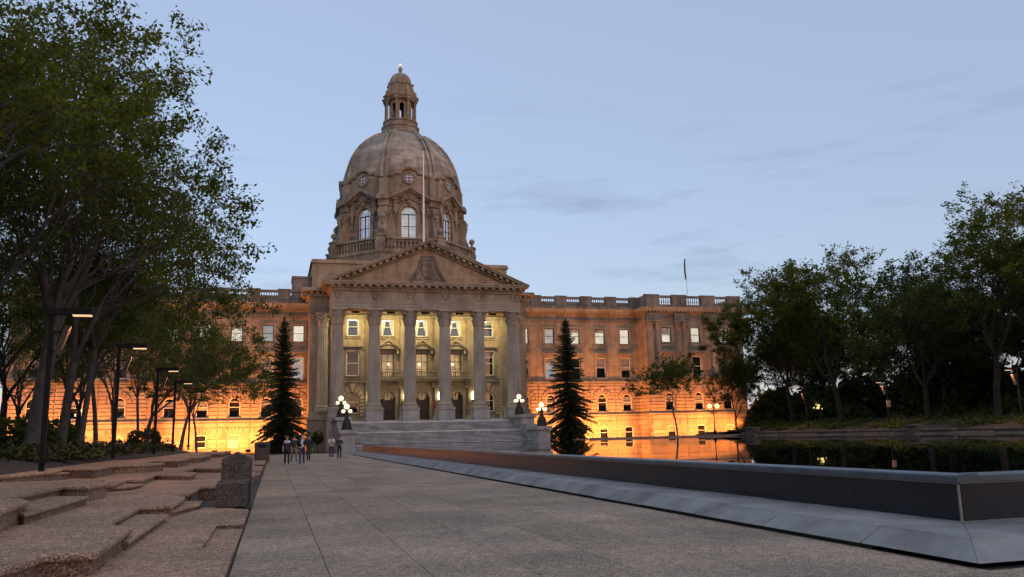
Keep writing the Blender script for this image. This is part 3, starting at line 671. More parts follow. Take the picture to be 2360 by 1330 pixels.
def facade(mir):
    mx = (lambda x: 2*CXB - x) if mir else (lambda x: x)
    def sp(a, c): return tuple(sorted((mx(a), mx(c))))
    # wing
    x0, x1 = sp(32.6, PX_L); cs = sorted(mx(c) for c in bays); edges = [x0+0.02] + [(a+c)/2 for a, c in zip(cs[:-1], cs[1:])] + [x1-0.02]
    y = WING_Y; b = MB()
    ops = [(c-WB/2, c+WB/2, 0.72, 2.38, 0.22) for c in cs]; wall(b, x0, x1, -0.3, 3.96, y-0.28, ops, 0.3)
    ops = [(c-WA/2, c+WA/2, 4.55, 7.14, WA/2) for c in cs]; wall(b, x0, x1, 4.40, 8.75, y-0.05, ops, 0.35)
    ops = [(c-0.75, c+0.75, 9.47, 12.50, 0) for c in cs] + [(c-0.75, c+0.75, 14.55, 16.85, 0) for c in cs]; wall(b, x0, x1, 9.18, 17.9, y, ops, 0.35)
    part('wall', b, M['sand'])
    for i, c in sorted(enumerate(cs), reverse=mir):
        base_bay(c, edges[i], edges[i+1], y); bay_windows(c, y, 11+i*3+(1 if mir else 0), low_lit=mir and i in (2, 3), mid_glow=(not mir and i in (1,)) or (mir and i == 4))
    # pavilion
    p0, p1 = sp(PX_L, PX_R); cs = sorted(mx(c) for c in pbays); edges = [p0+0.02] + [(a+c)/2 for a, c in zip(cs[:-1], cs[1:])] + [p1-0.02]
    y = PAV_Y; b = MB()
    ops = [(c-WB/2, c+WB/2, 0.72, 2.38, 0.22) for c in cs]; wall(b, p0-0.28, p1+0.28, -0.3, 3.96, y-0.28, ops, 0.3)
    ops = [(c-WA/2, c+WA/2, 4.55, 7.14, WA/2) for c in cs]; wall(b, p0-0.05, p1+0.05, 4.40, 8.75, y-0.05, ops, 0.35)
    ops = [(c-0.75, c+0.75, 9.47, 12.50, 0) for c in cs] + [(c-0.75, c+0.75, 14.55, 16.85, 0) for c in cs]; wall(b, p0, p1, 9.18, 17.9, y, ops, 0.35)
    xi = mx(PX_L); xo = mx(PX_R); so = 1 if xo > xi else -1
    for (xx, ya, yb) in ((xi, y, WING_Y), (xo, y, 146.0)):
        for z0, z1, e in ((-0.3, 3.96, 0.28), (4.40, 8.75, 0.05), (9.18, 17.9, 0.0)):
            s_ = (-so if xx == xi else so)*e; x_ = xx + s_
            q = [(x_, ya-e, z0), (x_, yb, z0), (x_, yb, z1), (x_, ya-e, z1)]
            b.add(q, [(0,1,2,3)])
    part('wall', b, M['sand'])
    for xx, ya, yb, sd in ((xi, y, WING_Y, -so), (xo, y, 118.0, so)):   # rusticated returns
        for z0, z1, e in [(0.06+k*0.60, 0.62+k*0.60, 0.28) for k in range(4)] + [(2.46,3.28,0.28),(3.33,3.93,0.28)] + [(4.46+k*0.485, 4.905+k*0.485, 0.05) for k in range(9)]:
            q = bev_box(yb-ya-0.1, z1-z0, 0.09).xf(Matrix.Translation((xx+sd*e, (ya+yb)/2, z0)) @ Matrix.Rotation(R(90)*sd, 4, 'Z')); far_courses.merge(q) if mir else part('stone_course', q, M['sandblock'])
    for i, c in enumerate(cs):
        base_bay(c, edges[i], edges[i+1], y); bay_windows(c, y, 40+i*5+(2 if mir else 0))
    # bands, cornice and parapet over wing and pavilion (profile swept along the front)
    xe = mx(PX_R); A = x0 if not mir else x1                     # A = inner end of the wing
    path = [(A, WING_Y), (xi, WING_Y), (xi, PAV_Y), (xe, PAV_Y), (xe, 146.0)]
    def sweep(name, prof, mat, **kw):
        # prof: (outward offset, z) list
        b = MB(); pts = []
        s = -1 if not mir else 1
        for off, z in prof:
            o = off
            pts.append([(A, WING_Y-o, z), (xi-so*o, WING_Y-o, z), (xi-so*o, PAV_Y-o, z), (xe+so*o, PAV_Y-o, z), (xe+so*o, 146.0, z)])
        vs = [p for row in pts for p in row]; n = 5; fs = []
        for j in range(len(prof)-1):
            for i in range(n-1):
                f = (j*n+i, j*n+i+1, (j+1)*n+i+1, (j+1)*n+i); fs.append(f if not mir else f[::-1])
        b.add(vs, fs); return part(name, b, mat, **kw)
    sweep('water_table', [(0.28,3.94),(0.44,3.96),(0.46,4.16),(0.36,4.22),(0.30,4.30),(0.05,4.43)], M['sandtrim'])
    sweep('string_course', [(0.05,8.74),(0.22,8.78),(0.28,8.90),(0.28,9.08),(0.20,9.16),(0.0,9.22)], M['greytrim'])
    sweep('entablature', [(0.0,17.78),(0.08,17.80),(0.08,18.02),(0.13,18.04),(0.13,18.22),(0.06,18.24),(0.06,18.72),(0.16,18.76),(0.22,18.9),(0.22,19.02)], M['greytrim'])
    co = sweep('cornice', [(0.22,19.02),(0.30,19.05),(0.34,19.22),(0.78,19.24),(0.80,19.46),(0.88,19.52),(0.95,19.72),(0.95,19.76),(-0.35,19.84)], M['sandtrim'])
    b = MB(); pitch = 0.58
    def mods(a, c, fy):
        n = max(1, int((c-a)/pitch))
        for i in range(n):
            x = a + (i+0.5)*(c-a)/n; b.box(x-0.13, x+0.13, fy-0.72, fy-0.32, 19.06, 19.24)
    mods(*sorted((A, xi-so*0.9)), WING_Y); mods(*sorted((xi-so*0.4, xe+so*0.6)), PAV_Y)
    for k in range(5): xx = xi-so*0.34; b.box(min(xx,xx-so*0.4), max(xx,xx-so*0.4), PAV_Y+0.1+k*0.58, PAV_Y+0.36+k*0.58, 19.06, 19.24)
    part('modillion', b, M['sandtrim'], co, kind='stuff')
    # parapet
    def parapet(a, c, y, dies, ops):
        b = MB(); b.box(a, c, y-0.05, y+0.45, 19.80, 20.28); b.box(a-0.0, c, y-0.10, y+0.5, 21.38, 21.66)
        for (u, v) in dies: b.box(u, v, y-0.04, y+0.44, 20.28, 21.38)
        p = part('parapet', b, M['greytrim'])
        for (u, v) in dies:
            if v-u > 0.5:
                q = MB(); q.box(u-0.06, v+0.06, y-0.16, y+0.56, 21.66, 21.80); q.box(u+0.08, v-0.08, y-0.10, y-0.042, 20.36, 21.30); part('die_cap', q, M['greytrim'], p)
        q = MB()
        for (u, v) in ops:
            n = max(2, int(round((v-u)/0.34)))
            for i in range(n):
                x = u + (i+0.5)*(v-u)/n; q.lathe([(0.09,20.28),(0.09,20.38),(0.05,20.42),(0.115,20.66),(0.10,20.8),(0.05,21.1),(0.05,21.22),(0.09,21.28),(0.09,21.38)], x, y+0.2, 6, caps=False)
        part('baluster', q, M['sandtrim'], p, smooth=50, kind='stuff')
    y = WING_Y; cw = sorted(mx(c) for c in bays); a, c = sp(33.4, PX_L); dies = []; ops = []; last = a
    for w in cw: dies.append((last, w-1.15)); ops.append((w-1.15, w+1.15)); last = w+1.15
    dies.append((last, c)); parapet(a, c, y, dies, ops)
    y = PAV_Y; dies = []; ops = []
    grp = [(52.75,53.75),(54.0,55.0),(57.2,58.2),(58.5,59.5),(62.0,63.0),(63.3,64.3),(66.5,67.4),(67.7,68.75)]
    for (u, v) in grp: dies.append(sp(u, v))
    for (u, v) in [(53.75,54.0),(58.2,58.5),(63.0,63.3),(67.4,67.7)]: q = sp(u, v); dies.append((q[0]-0.01, q[1]+0.01))
    for (u, v) in [(55.0,57.2),(59.5,62.0),(64.3,66.5)]: ops.append(sp(u, v))
    parapet(*sp(PX_L, PX_R), y, dies, ops)
    b = MB(); u, v = sorted((xi, xi+so*0.45)); b.box(u, v, PAV_Y+0.45, WING_Y+0.45, 19.8, 21.66); u, v = sorted((xe, xe-so*0.45)); b.box(u, v, PAV_Y+0.45, 146, 19.8, 21.66); part('parapet', b, M['greytrim'])
    for c in pcols: pilas.append((mx(c), PAV_Y-0.06, 9.22, 17.80, 0.44, False))
    b = MB(); b.box(*sp(PX_L+0.3, PX_R-0.3), PAV_Y+0.45, 146, 19.6, 19.7); b.box(*sp(32.0, PX_L+0.3), WING_Y+0.3, 140, 19.6, 19.7); b.box(*sp(33.5, PX_L+4), WING_Y+2.4, 139, 19.7, 21.3); b.box(*sp(PX_L+4.01, PX_R-3), PAV_Y+5, 139, 19.7, 21.0); b.box(*sp(32.0, PX_R), 139.9, 140.2, 0, 19.7)
    b.box(*sp(32.5, PX_R-0.3), WING_Y+3.0, WING_Y+3.1, 0, 19.6); part('roof', b, M['roof'])
facade(False); facade(True)
part('stone_course', far_courses, M['sandblock'], kind='stuff')
# small stair house on the left roof
b = MB(); b.box(1.9, 4.6, 119.5, 124, 19.7, 24.0); b.box(1.8, 4.7, 119.4, 124.1, 24.0, 24.3); part('roof_house', b, M['greytrim'])

# ---- fluted Corinthian columns
def shaft(r, h, n=18):
    b = MB(); N = n*4
    def rf(i, z):
        k = i % 4
        return 1.0 if k == 0 else 0.93 if k in (1,3) else 0.895
    prof = [(r*1.06, 0), (r*1.06, 0.08), (r, 0.16)] + [(r*(1-0.15*(t**1.8)), 0.16+(h-0.3)*t) for t in (0.15,0.33,0.5,0.66,0.83,1.0)] + [(r*0.9, h-0.08), (r*0.9, h)]
    b.lathe(prof, 0, 0, N, rf=lambda i, z: 1.0 if (z < 0.12 or z > h-0.1) else rf(i, z)); return b
def col_base(r):
    b = MB(); b.box(-r*1.42, r*1.42, -r*1.42, r*1.42, 0, 0.22)
    b.lathe([(r*1.40,0.22),(r*1.44,0.32),(r*1.36,0.42),(r*1.18,0.46),(r*1.15,0.54),(r*1.24,0.58),(r*1.26,0.66),(r*1.10,0.72),(r*1.06,0.76)], 0, 0, 28); return b
def capital(r, h):
    b = MB(); b.lathe([(r*0.90,0),(r*0.98,0.05),(r*0.90,0.10),(r*0.92,h*0.4),(r*1.02,h*0.75),(r*1.2,h*0.9)], 0, 0, 16)
    for tier, (z0, z1, ro, n, off) in enumerate(((0.08, h*0.42, 1.22, 8, 0), (h*0.25, h*0.66, 1.32, 8, 0.5))):
        for k in range(n):
            a = 2*PI*(k+off)/n; c, s = math.cos(a), math.sin(a); w = r*0.34
            pr = [(0.92, z0, 1.0), (1.02, z0+(z1-z0)*0.6, 0.95), (ro, z1, 0.6), (ro+0.10, z1-0.07, 0.35), (ro-0.02, z1-0.10, 0.3)]
            vs = []
            for (q, z, ww) in pr:
                for t in (-1, 0, 1): vs.append((q*r*c*(1.04 if t == 0 else 1) - t*w*ww*s, q*r*s*(1.04 if t == 0 else 1) + t*w*ww*c, z))
            b.add(vs, [(j*3+i, j*3+i+1, (j+1)*3+i+1, (j+1)*3+i) for j in range(4) for i in range(2)])
    for k in range(4):
        a = PI/4 + k*PI/2
        for s in (-1, 1):
            a2 = a + s*0.12; cx_, cy_ = r*1.32*math.cos(a2), r*1.32*math.sin(a2)
            b.tube([(r*0.95*math.cos(a2-s*0.35), r*0.95*math.sin(a2-s*0.35), h*0.55), (cx_*0.96, cy_*0.96, h*0.86)], 0.06, 5)
        q = MB(); q.torus((0,0,0), r*0.14, r*0.085, 'y', 10, 5); q.ball((0,0,0), r*0.10, 6, 4)
        b.merge(q, Matrix.Translation((r*1.42*math.cos(a), r*1.42*math.sin(a), h*0.76)) @ Matrix.Rotation(a+PI/2, 4, 'Z') @ Matrix.Rotation(R(90), 4, 'Z'))
    A = []
    for k in range(4):
        a = PI/4 + k*PI/2
        for s in (-0.09, 0.09): A.append((r*1.72*math.cos(a+s), r*1.72*math.sin(a+s)))
        am = a + PI/4; A.append((r*1.22*math.cos(am), r*1.22*math.sin(am)))
    b.prism_z(A, h*0.90, h)
    for k in range(4): b.ball((r*1.24*math.cos(k*PI/2), r*1.24*math.sin(k*PI/2), h*0.93), 0.11, 7, 5)
    return b
_col = {}
def column(x, y, z0, z1, r, rz=0.0, mat='column', base=True):
    k = (round(z1-z0,2), r, mat)
    hc = 3.05*r*0.8 if r > 0.5 else 1.25
    hb = 0.76
    if k not in _col:
        _col[k] = (shaft(r, z1-z0-hc-hb).mesh('portico_column', M[mat], 30), col_base(r).mesh('column_base', M[mat], 35), capital(r, hc).mesh('capital', M[mat], 40))
    s, bb, c = _col[k]
    o = obj('column', s, bld, Vector((x, y, z0+hb)) - B0, rz); obj('column_base', bb, o, (0,0,-hb)); obj('capital', c, o, (0,0,z1-z0-hc-hb))
    return o
for (x, y, z0, z1, r_, _b) in pilas: column(x, y, z0, z1, r_, mat='sandtrim')
def wreath(x, y, z, s=0.42):
    b = MB(); b.torus((0,0,0), s*0.72, s*0.26, 'y', 18, 6, a0=R(-250), a1=R(70)); b.ball((-s*0.95,-0.02,s*0.75), s*0.30, 7, 5); b.ball((s*0.95,-0.02,s*0.75), s*0.30, 7, 5); b.ball((0,-0.03,-s*0.75), s*0.28, 7, 5)
    return b
_wr = wreath(0,0,0).mesh('wreath', M['sandtrim'], 60); _wr2 = wreath(0,0,0,0.27).mesh('wreath', M['sandtrim'], 60)
for mir in (0, 1):
    for a, c in [(53.30,54.45),(57.75,58.95),(62.55,63.75),(67.05,68.2)]:
        u, v = sorted([(2*CXB-a) if mir else a, (2*CXB-c) if mir else c])
        b = MB(); b.box(u-0.52, v+0.52, PAV_Y-0.50, PAV_Y-0.1, 17.81, 18.98); b.box(u-0.58, v+0.58, PAV_Y-0.56, PAV_Y-0.1, 18.03, 18.23); part('entablature_block', b, M['greytrim'])
        b = MB(); b.box(u-0.62, v+0.62, PAV_Y-0.56, PAV_Y, 8.92, 9.215); part('column_plinth', b, M['greytrim'])
        for x in (u, v): obj('wreath', _wr2, bld, Vector((x, PAV_Y-0.52, 18.58)) - B0)

# ================================================================ central block and portico
PY = 110.5; CB0, CB1 = 4.1, 33.34
pc = [CXB + d for d in (-11.40, -6.82, -2.28, 2.28, 6.82, 11.40)]
pb = [CXB + d for d in (-9.10, -4.55, 0, 4.55, 9.10)]
b = MB(); ops = []
for i, c in enumerate(pb):
    ops.append((c-0.80, c+0.80, 14.80, 17.02, 0))
    if i in (0, 4): ops += [(c-0.82, c+0.82, 9.55, 12.75, 0), (c-0.80, c+0.80, 4.72, 7.28, 0.80)]
    else: ops += [(c-0.80, c+0.80, 9.35, 12.50, 0), (c-1.0, c+1.0, 3.66, 7.45, 1.0)]
wall(b, CB0, CB1, 3.6, 20.0, PY, ops, 0.4)
for x in (CB0, CB1): b.add([(x,PY,-0.3),(x,142,-0.3),(x,142,20),(x,PY,20)], [(0,1,2,3)])
wall(b, CB0, 6.6, -0.3, 3.6, PY, [], 0.1); wall(b, 30.8, CB1, -0.3, 3.6, PY, [], 0.1)
part('wall', b, M['sand'])
for i, c in enumerate(pb):
    window(c, PY+0.16, 14.80, 1.6, 2.22, 0, room='navy', curtain=1 if 0 < i < 4 else (2 if i == 0 else None), rails=(0.55,))
    surround(c, PY, 14.80, 1.6, 2.22, 'plain')
    if i in (0, 4):
        window(c, PY+0.16, 9.55, 1.64, 3.2, 0, room='dark', rails=(0.52,)); surround(c, PY, 9.55, 1.64, 3.2, 'lintel')
        window(c, PY+0.18, 4.72, 1.6, 2.56, 0.8, room='dark', rails=(0.56,))
        zs = 6.48
        for k in range(7):
            t0, t1 = PI*(1-k/7)-0.02, PI*(1-(k+1)/7)+0.02; ri, ro = 0.92, 1.62 if k != 3 else 2.15
            P = lambda t, r_: (r_*math.cos(t), zs + r_*math.sin(t))
            wedge('p', k, [P(t0,ro), P(t0,ri), P(t1,ri), P(t1,ro)], c, 0, PY+0.0, 0.12 if k != 3 else 0.24)
        for k in range(6):
            z0 = 4.3+k*0.44
            if z0 < 6.4: course(c-1.85, c-0.92, z0, z0+0.41, PY, keep=True); course(c+0.92, c+1.85, z0, z0+0.41, PY, keep=True)
    else:
        o = window(c, PY+0.2, 9.35, 1.6, 3.15, 0, room='litdoor', frame='darkframe', rails=(0.33,0.66), mull=(0.0,), sill=False)
        q = MB(); q.ball((0.18 if i == 1 else -0.25, 0.36, 1.75), 0.22, 10, 7, 0, (1,0.5,0.8)); obj('ceiling_lamp', q.mesh('ceiling_lamp', M['globe']), o)
        # pedimented hood on consoles
        q = MB(); w = 1.55
        q.prism_y([(-w,13.05),(w,13.05),(w,13.22),(0,14.30),(-w,13.22)][::1], -0.55, 0.0)
        q.prism_y([(-w-0.12,13.22),(-w+0.1,13.10),(0,14.12),(w-0.1,13.10),(w+0.12,13.22),(0,14.45)][::-1], -0.75, -0.552)
        for s in (-1, 1):
            q.box(s*1.28-0.16, s*1.28+0.16, -0.50, 0, 12.55, 13.05); q.tube([(s*1.28-0.16,-0.34,12.5),(s*1.28+0.16,-0.34,12.5)], 0.17, 8); q.box(s*1.28-0.12, s*1.28+0.12, -0.2, 0, 11.9, 12.5)
        for a in range(9): q.ball((-0.75+a*0.19, -0.57, 13.42+0.25*math.sin(PI*a/8)+0.06*(a%2)), 0.13, 6, 4)
        q.box(-1.08, -0.82, -0.14, 0, 9.2, 12.55); q.box(0.82, 1.08, -0.14, 0, 9.2, 12.55)
        obj('door_hood', q.mesh('door_hood', M['sandtrim']), bld, Vector((c, PY, 0)) - B0)
        # arched double door
        d = MB(); d.box(-0.97, -0.012, 0.22, 0.30, 0.0, 2.74); d.box(0.012, 0.97, 0.22, 0.30, 0.0, 2.74); d.box(-0.97, 0.97, 0.18, 0.32, 2.74, 2.90)
        for s in (-1, 1):
            for z0, z1 in ((0.2, 0.95), (1.1, 2.55)): d.box(s*0.5-0.32, s*0.5+0.32, 0.19, 0.222, z0, z1)
        dd = obj('door', d.mesh('door', M['wood']), bld, Vector((c, PY, 3.66)) - B0)
        q = MB()
        for s in (-1, 1): q.tube([(s*0.07,0.17,1.0),(s*0.07,0.13,1.1),(s*0.07,0.13,1.4),(s*0.07,0.17,1.5)], 0.02, 6)
        obj('handle', q.mesh('handle', M['bronze']), dd)
        q = MB(); A = [(-0.97,2.90)] + [(0.97*math.cos(PI-PI*k/14)*1.0, 2.80+0.97*math.sin(PI*k/14)) for k in range(15)] + [(0.97,2.90)]
        q.add([(x,0.27,z) for x, z in A], [tuple(range(len(A)))]); obj('fanlight', q.mesh('fanlight', M['glass']), dd)
        q = MB(); q.box(-1.1, 1.1, 0.7, 0.72, -0.1, 4.0); obj('room', q.mesh('room', M['dark']), dd)
        q = MB()
        for a in (0.5, 1.15, 1.99, 2.64): q.tube([(0,0.24,2.86),(0.95*math.cos(a),0.24,2.80+0.95*math.sin(a))], 0.025, 5)
        obj('fanlight_bar', q.mesh('fanlight_bar', M['wood']), dd)
        q = MB(); q.box(-0.32, 0.32, 0.10, 0.16, 2.72, 3.50); q.torus((0,0.13,3.50), 0.26, 0.06, 'y', 10, 5, a0=0, a1=PI)
        pl = obj('crest_plate', q.mesh('crest_plate', plain('cream_plate', (0.55,0.47,0.32), 0.6)), dd)
        q = MB(); q.prism_y([(-0.15,3.30),(0,3.0),(0.15,3.30),(0.15,3.42),(-0.15,3.42)], 0.08, 0.099); q.ball((0,0.09,3.47), 0.06, 6, 4); q.tube([(-0.2,0.09,2.93),(0,0.09,2.88),(0.2,0.09,2.93)], 0.03, 5)
        obj('crest', q.mesh('crest', plain('crest_brown', (0.13,0.09,0.04), 0.6)), pl)
        q = MB(); zs = 6.45
        q.torus((0,-0.02,2.79), 1.16, 0.14, 'y', 18, 6, a0=0, a1=PI); q.box(-1.30, -1.02, -0.12, 0.02, 0, 2.79); q.box(1.02, 1.30, -0.12, 0.02, 0, 2.79); obj('door_surround', q.mesh('door_surround', M['sandtrim'], 40), bld, Vector((c, PY, 3.66)) - B0)
# string mouldings on the portico wall, between pilasters
for i in (0, 4):
    b = MB(); b.box(pb[i]-1.72, pb[i]+1.72, PY-0.22, PY+0.01, 8.72, 9.12); b.box(pb[i]-1.72, pb[i]+1.72, PY-0.3, PY+0.01, 9.12, 9.22); part('string_course', b, M['sandtrim'])
b = MB(); b.box(CB0, CB1, PY-0.15, PY+0.01, 17.02+0.24, 17.6)
for c in pb: b.box(c-1.75, c+1.75, PY-0.24, PY-0.151, 17.28, 17.42)
part('wall_moulding', b, M['sandtrim'])
# pilasters behind the columns
pm = MB(); pm.box(-0.62, 0.62, -0.30, 0, 0.85, 11.9)
for k in range(6): pm.box(-0.55+k*0.2, -0.45+k*0.2, -0.345, -0.30, 1.5, 11.7)
pm.box(-0.74, 0.74, -0.40, 0, 0, 0.62); pm.box(-0.70, 0.70, -0.37, 0, 0.62, 0.85)
pmm = pm.mesh('pilaster', M['sandtrim'])
cpm = capital(0.62, 1.65); cpm.v = [(x, y*0.45, z) for x, y, z in cpm.v]; cpm = cpm.mesh('pilaster_capital', M['sandtrim'], 40)
pl_ = MB(); pl_.box(-0.82, 0.82, -0.46, 0, 0, 0.6); plm = pl_.mesh('pilaster_plinth', M['granite'])
for x in pc:
    o = obj('pilaster', pmm, bld, Vector((x, PY, 4.25)) - B0); obj('pilaster_capital', cpm, o, (0,-0.12,11.9)); obj('pilaster_plinth', plm, o, (0,0,-0.6))
# front columns on granite pedestals
ped = MB(); ped.box(-1.05, 1.05, -1.05, 1.05, 0, 1.40); ped.box(-1.0, 1.0, -1.0, 1.0, 1.40, 1.46)
pedm = ped.mesh('pedestal', M['granite'])
for x in pc:
    o = column(x, 106.0, 4.90, 17.66, 0.80); obj('pedestal', pedm, o, (0,0,-0.76-1.46))
for x in (5.75, 2*CXB-5.75): column(x, PY-0.2, 4.90, 17.66, 0.72, base=True)
for x0, x1 in ((CB0-0.2, 6.75), (30.7, CB1+0.2)):
    b = MB(); b.box(x0, x1, PY-1.15, PY+0.02, -0.2, 3.9); b.box(x0-0.1, x1+0.1, PY-1.28, PY+0.02, 3.9, 4.2); b.box(x0+0.1, x1-0.1, PY-1.1, PY+0.02, 4.2, 4.9); part('corner_base', b, M['sandtrim'])
    b = MB(); b.box(x0+0.35, x0+1.25 if x0 < 10 else x1-0.3, PY-0.12, PY+0.02, 4.9, 17.6) if x0 < 10 else b.box(x1-1.25, x1-0.35, PY-0.12, PY+0.02, 4.9, 17.6); part('corner_pilaster', b, M['sandtrim'])
# balcony
BX0, BX1 = CXB-6.45, CXB+6.45
b = MB(); b.box(BX0, BX1, PY-1.25, PY-0.01, 8.80, 9.02); b.box(BX0-0.1, BX1+0.1, PY-1.35, PY-0.01, 9.02, 9.16)
for c in pb[1:4]:
    for s in (-1.45, 1.45): b.box(c+s-0.2, c+s+0.2, PY-0.85, PY-0.01, 8.2, 8.8); b.tube([(c+s-0.2,PY-0.55,8.2),(c+s+0.2,PY-0.55,8.2)], 0.28, 8)
bal = part('balcony', b, M['sandtrim'])
b = MB(); b.box(BX0, BX1, PY-1.22, PY-0.98, 9.93, 10.06)
for x in (BX0+0.2, pc[2], pc[3], BX1-0.2): b.box(x-0.3, x+0.3, PY-1.20, PY-0.95, 9.16, 9.93)
part('balcony_rail', b, M['sandtrim'], bal)
def bal_mesh(h, r, n=8):
    q = MB(); q.lathe([(r*0.85,0),(r*0.85,h*0.08),(r*0.5,h*0.12),(r*1.1,h*0.36),(r*0.9,h*0.5),(r*0.45,h*0.8),(r*0.5,h*0.88),(r*0.85,h*0.92),(r*0.85,h)], 0, 0, n, caps=False); return q
bm = bal_mesh(0.77, 0.10).mesh('baluster', M['sandtrim'], 50)
n = 40
for i in range(n):
    x = BX0+0.55+(BX1-BX0-1.1)*i/(n-1)
    if min(abs(x-pc[2]), abs(x-pc[3])) > 0.36: obj('baluster', bm, bal, (x, PY-1.09, 9.16))
# portico floor, ceiling, entablature
FX0, FX1 = CXB-12.5, CXB+12.5
b = MB(); b.box(FX0, FX1, 104.9, PY+0.05, -0.2, 3.44); b.box(FX0, FX1, 106.4, PY+0.05, 3.44, 3.655); part('portico_floor', b, M['steps'])
b = MB(); b.box(CXB-11.4, CXB+11.4, 106.6, PY+0.02, 17.62, 17.70); part('portico_ceiling', b, M['sandtrim'])
EX0, EX1 = CXB-12.18, CXB+12.18
def ent(d, z0, z1, mat, name, m2=None):
    b = MB(); b.box(EX0-d, EX1+d, 105.25-d, PY+0.6, z0, z1); return part(name, b, M[mat])
ent(0.00, 17.66, 17.95, 'column', 'architrave'); ent(0.06, 17.95, 18.28, 'column', 'architrave'); ent(0.12, 18.28, 18.52, 'column', 'architrave'); ent(0.20, 18.52, 18.62, 'column', 'architrave')
ent(0.04, 18.62, 19.90, 'sandtrim', 'frieze')
ent(0.30, 19.90, 20.02, 'sandtrim', 'cornice'); ent(0.22, 20.02, 20.26, 'sandtrim', 'cornice'); ent(0.48, 20.26, 20.36, 'sandtrim', 'cornice'); ent(0.30, 20.36, 20.62, 'sandtrim', 'cornice')
cor = ent(1.05, 20.62, 20.86, 'sandtrim', 'cornice'); ent(1.18, 20.86, 21.02, 'sandtrim', 'cornice')
b = MB(); b2 = MB(); fy = 105.25
n = 96
for i in range(n):
    x = EX0-0.30+(EX1-EX0+0.6)*(i+0.5)/n; b.box(x-0.075, x+0.075, fy-0.38, fy-0.2, 20.04, 20.24)
n = 27
for i in range(n):
    x = EX0-0.55+(EX1-EX0+1.1)*(i+0.5)/n; b2.box(x-0.2, x+0.2, fy-0.95, fy-0.3, 20.37, 20.61)
for sx in (EX0, EX1):
    s = -1 if sx == EX0 else 1
    for k in range(6):
        y = 105.6+k*0.85; b2.box(min(sx+s*0.3,sx+s*0.95), max(sx+s*0.3,sx+s*0.95), y-0.2, y+0.2, 20.37, 20.61)
part('dentil', b, M['sandtrim'], cor, kind='stuff'); part('modillion', b2, M['sandtrim'], cor, kind='stuff')
# block entablature behind the portico
for (u, v) in ((CB0-0.1, EX0-0.05), (EX1+0.05, CB1+0.1)):
    s = -1 if u < 10 else 1
    for d, z0, z1, m_ in ((0.1,17.66,18.5,'greytrim'),(0.04,18.5,19.9,'sandtrim'),(0.35,19.9,20.3,'sandtrim'),(1.0,20.6,21.0,'sandtrim')):
        b = MB(); b.box(u-d if s < 0 else u, v if s < 0 else v+d, PY-d-0.1, 118, z0, z1); part('cornice', b, M[m_])
    b = MB(); 
    for k in range(3):
        x = (u+0.2+k*0.75) if s < 0 else (v-0.2-k*0.75); b.box(x-0.2, x+0.2, PY-0.85, PY-0.1, 20.3, 20.6)
    for k in range(8):
        x = u if s < 0 else v; y = PY+0.3+k*0.8; b.box(min(x,x+s*0.85), max(x,x+s*0.85), y-0.2, y+0.2, 20.3, 20.6)
    part('modillion', b, M['sandtrim'], cor, kind='stuff')
# pediment
SL = 0.425; APEX = 26.72; TY = 105.32
b = MB(); b.add([(EX0-0.2,TY,21.0),(EX1+0.2,TY,21.0),(CXB,TY,21.0+(EX1+0.2-CXB)*SL)], [(0,1,2)]); ped_ = part('pediment', b, M['sand'])
b = MB()
for s in (-1, 1):
    L_ = 13.42; e = lambda t, z: (CXB + s*t, z)
    for d, t0, t1, yf in ((0.0, -0.16, 0.0, 104.05), (0.16, 0.0, 0.0, 104.18)):
        pass
    def rake(top, bot, yf, yb, L1):
        P = [(CXB, APEX-top), (CXB, APEX-bot), (CXB+s*L1, APEX-bot-L1*SL), (CXB+s*L1, APEX-top-L1*SL)]
        if s > 0: P = P[::-1]
        b.prism_y(P[::-1] if False else P, yf, yb)
    rake(0.0, 0.16, 104.03, 112.5, 13.42); rake(0.16, 0.42, 104.18, 112.0, 13.3); rake(0.42, 0.50, 104.7, 110, 13.0); rake(0.50, 0.86, 105.0, 110, 12.6); rake(0.86, 1.08, 105.1, 106, 12.2)
part('raking_cornice', b, M['sandtrim'], ped_)
b = MB(); b2 = MB()
for s in (-1, 1):
    for k in range(15):
        t = 0.45 + k*0.83; z = APEX-0.50-t*SL
        b.prism_y([(CXB+s*t-0.18, z-0.30+0.18*SL*s), (CXB+s*t+0.18, z-0.30-0.18*SL*s), (CXB+s*t+0.18, z-0.02-0.18*SL*s), (CXB+s*t-0.18, z-0.02+0.18*SL*s)], 104.3, 104.99)
    for k in range(52):
        t = 0.15+k*0.23; z = APEX-1.08-t*SL; b2.box(CXB+s*t-0.07, CXB+s*t+0.07, 104.98, 105.14, z-0.0, z+0.22)
part('modillion', b, M['sandtrim'], ped_, kind='stuff'); part('dentil', b2, M['sandtrim'], ped_, kind='stuff')
b = MB(); b.prism_y([(CXB-13.4, APEX-0.17-13.4*SL), (CXB+13.4, APEX-0.17-13.4*SL), (CXB, APEX-0.17)], 106.0, 118.2); part('portico_roof', b, M['roof'])
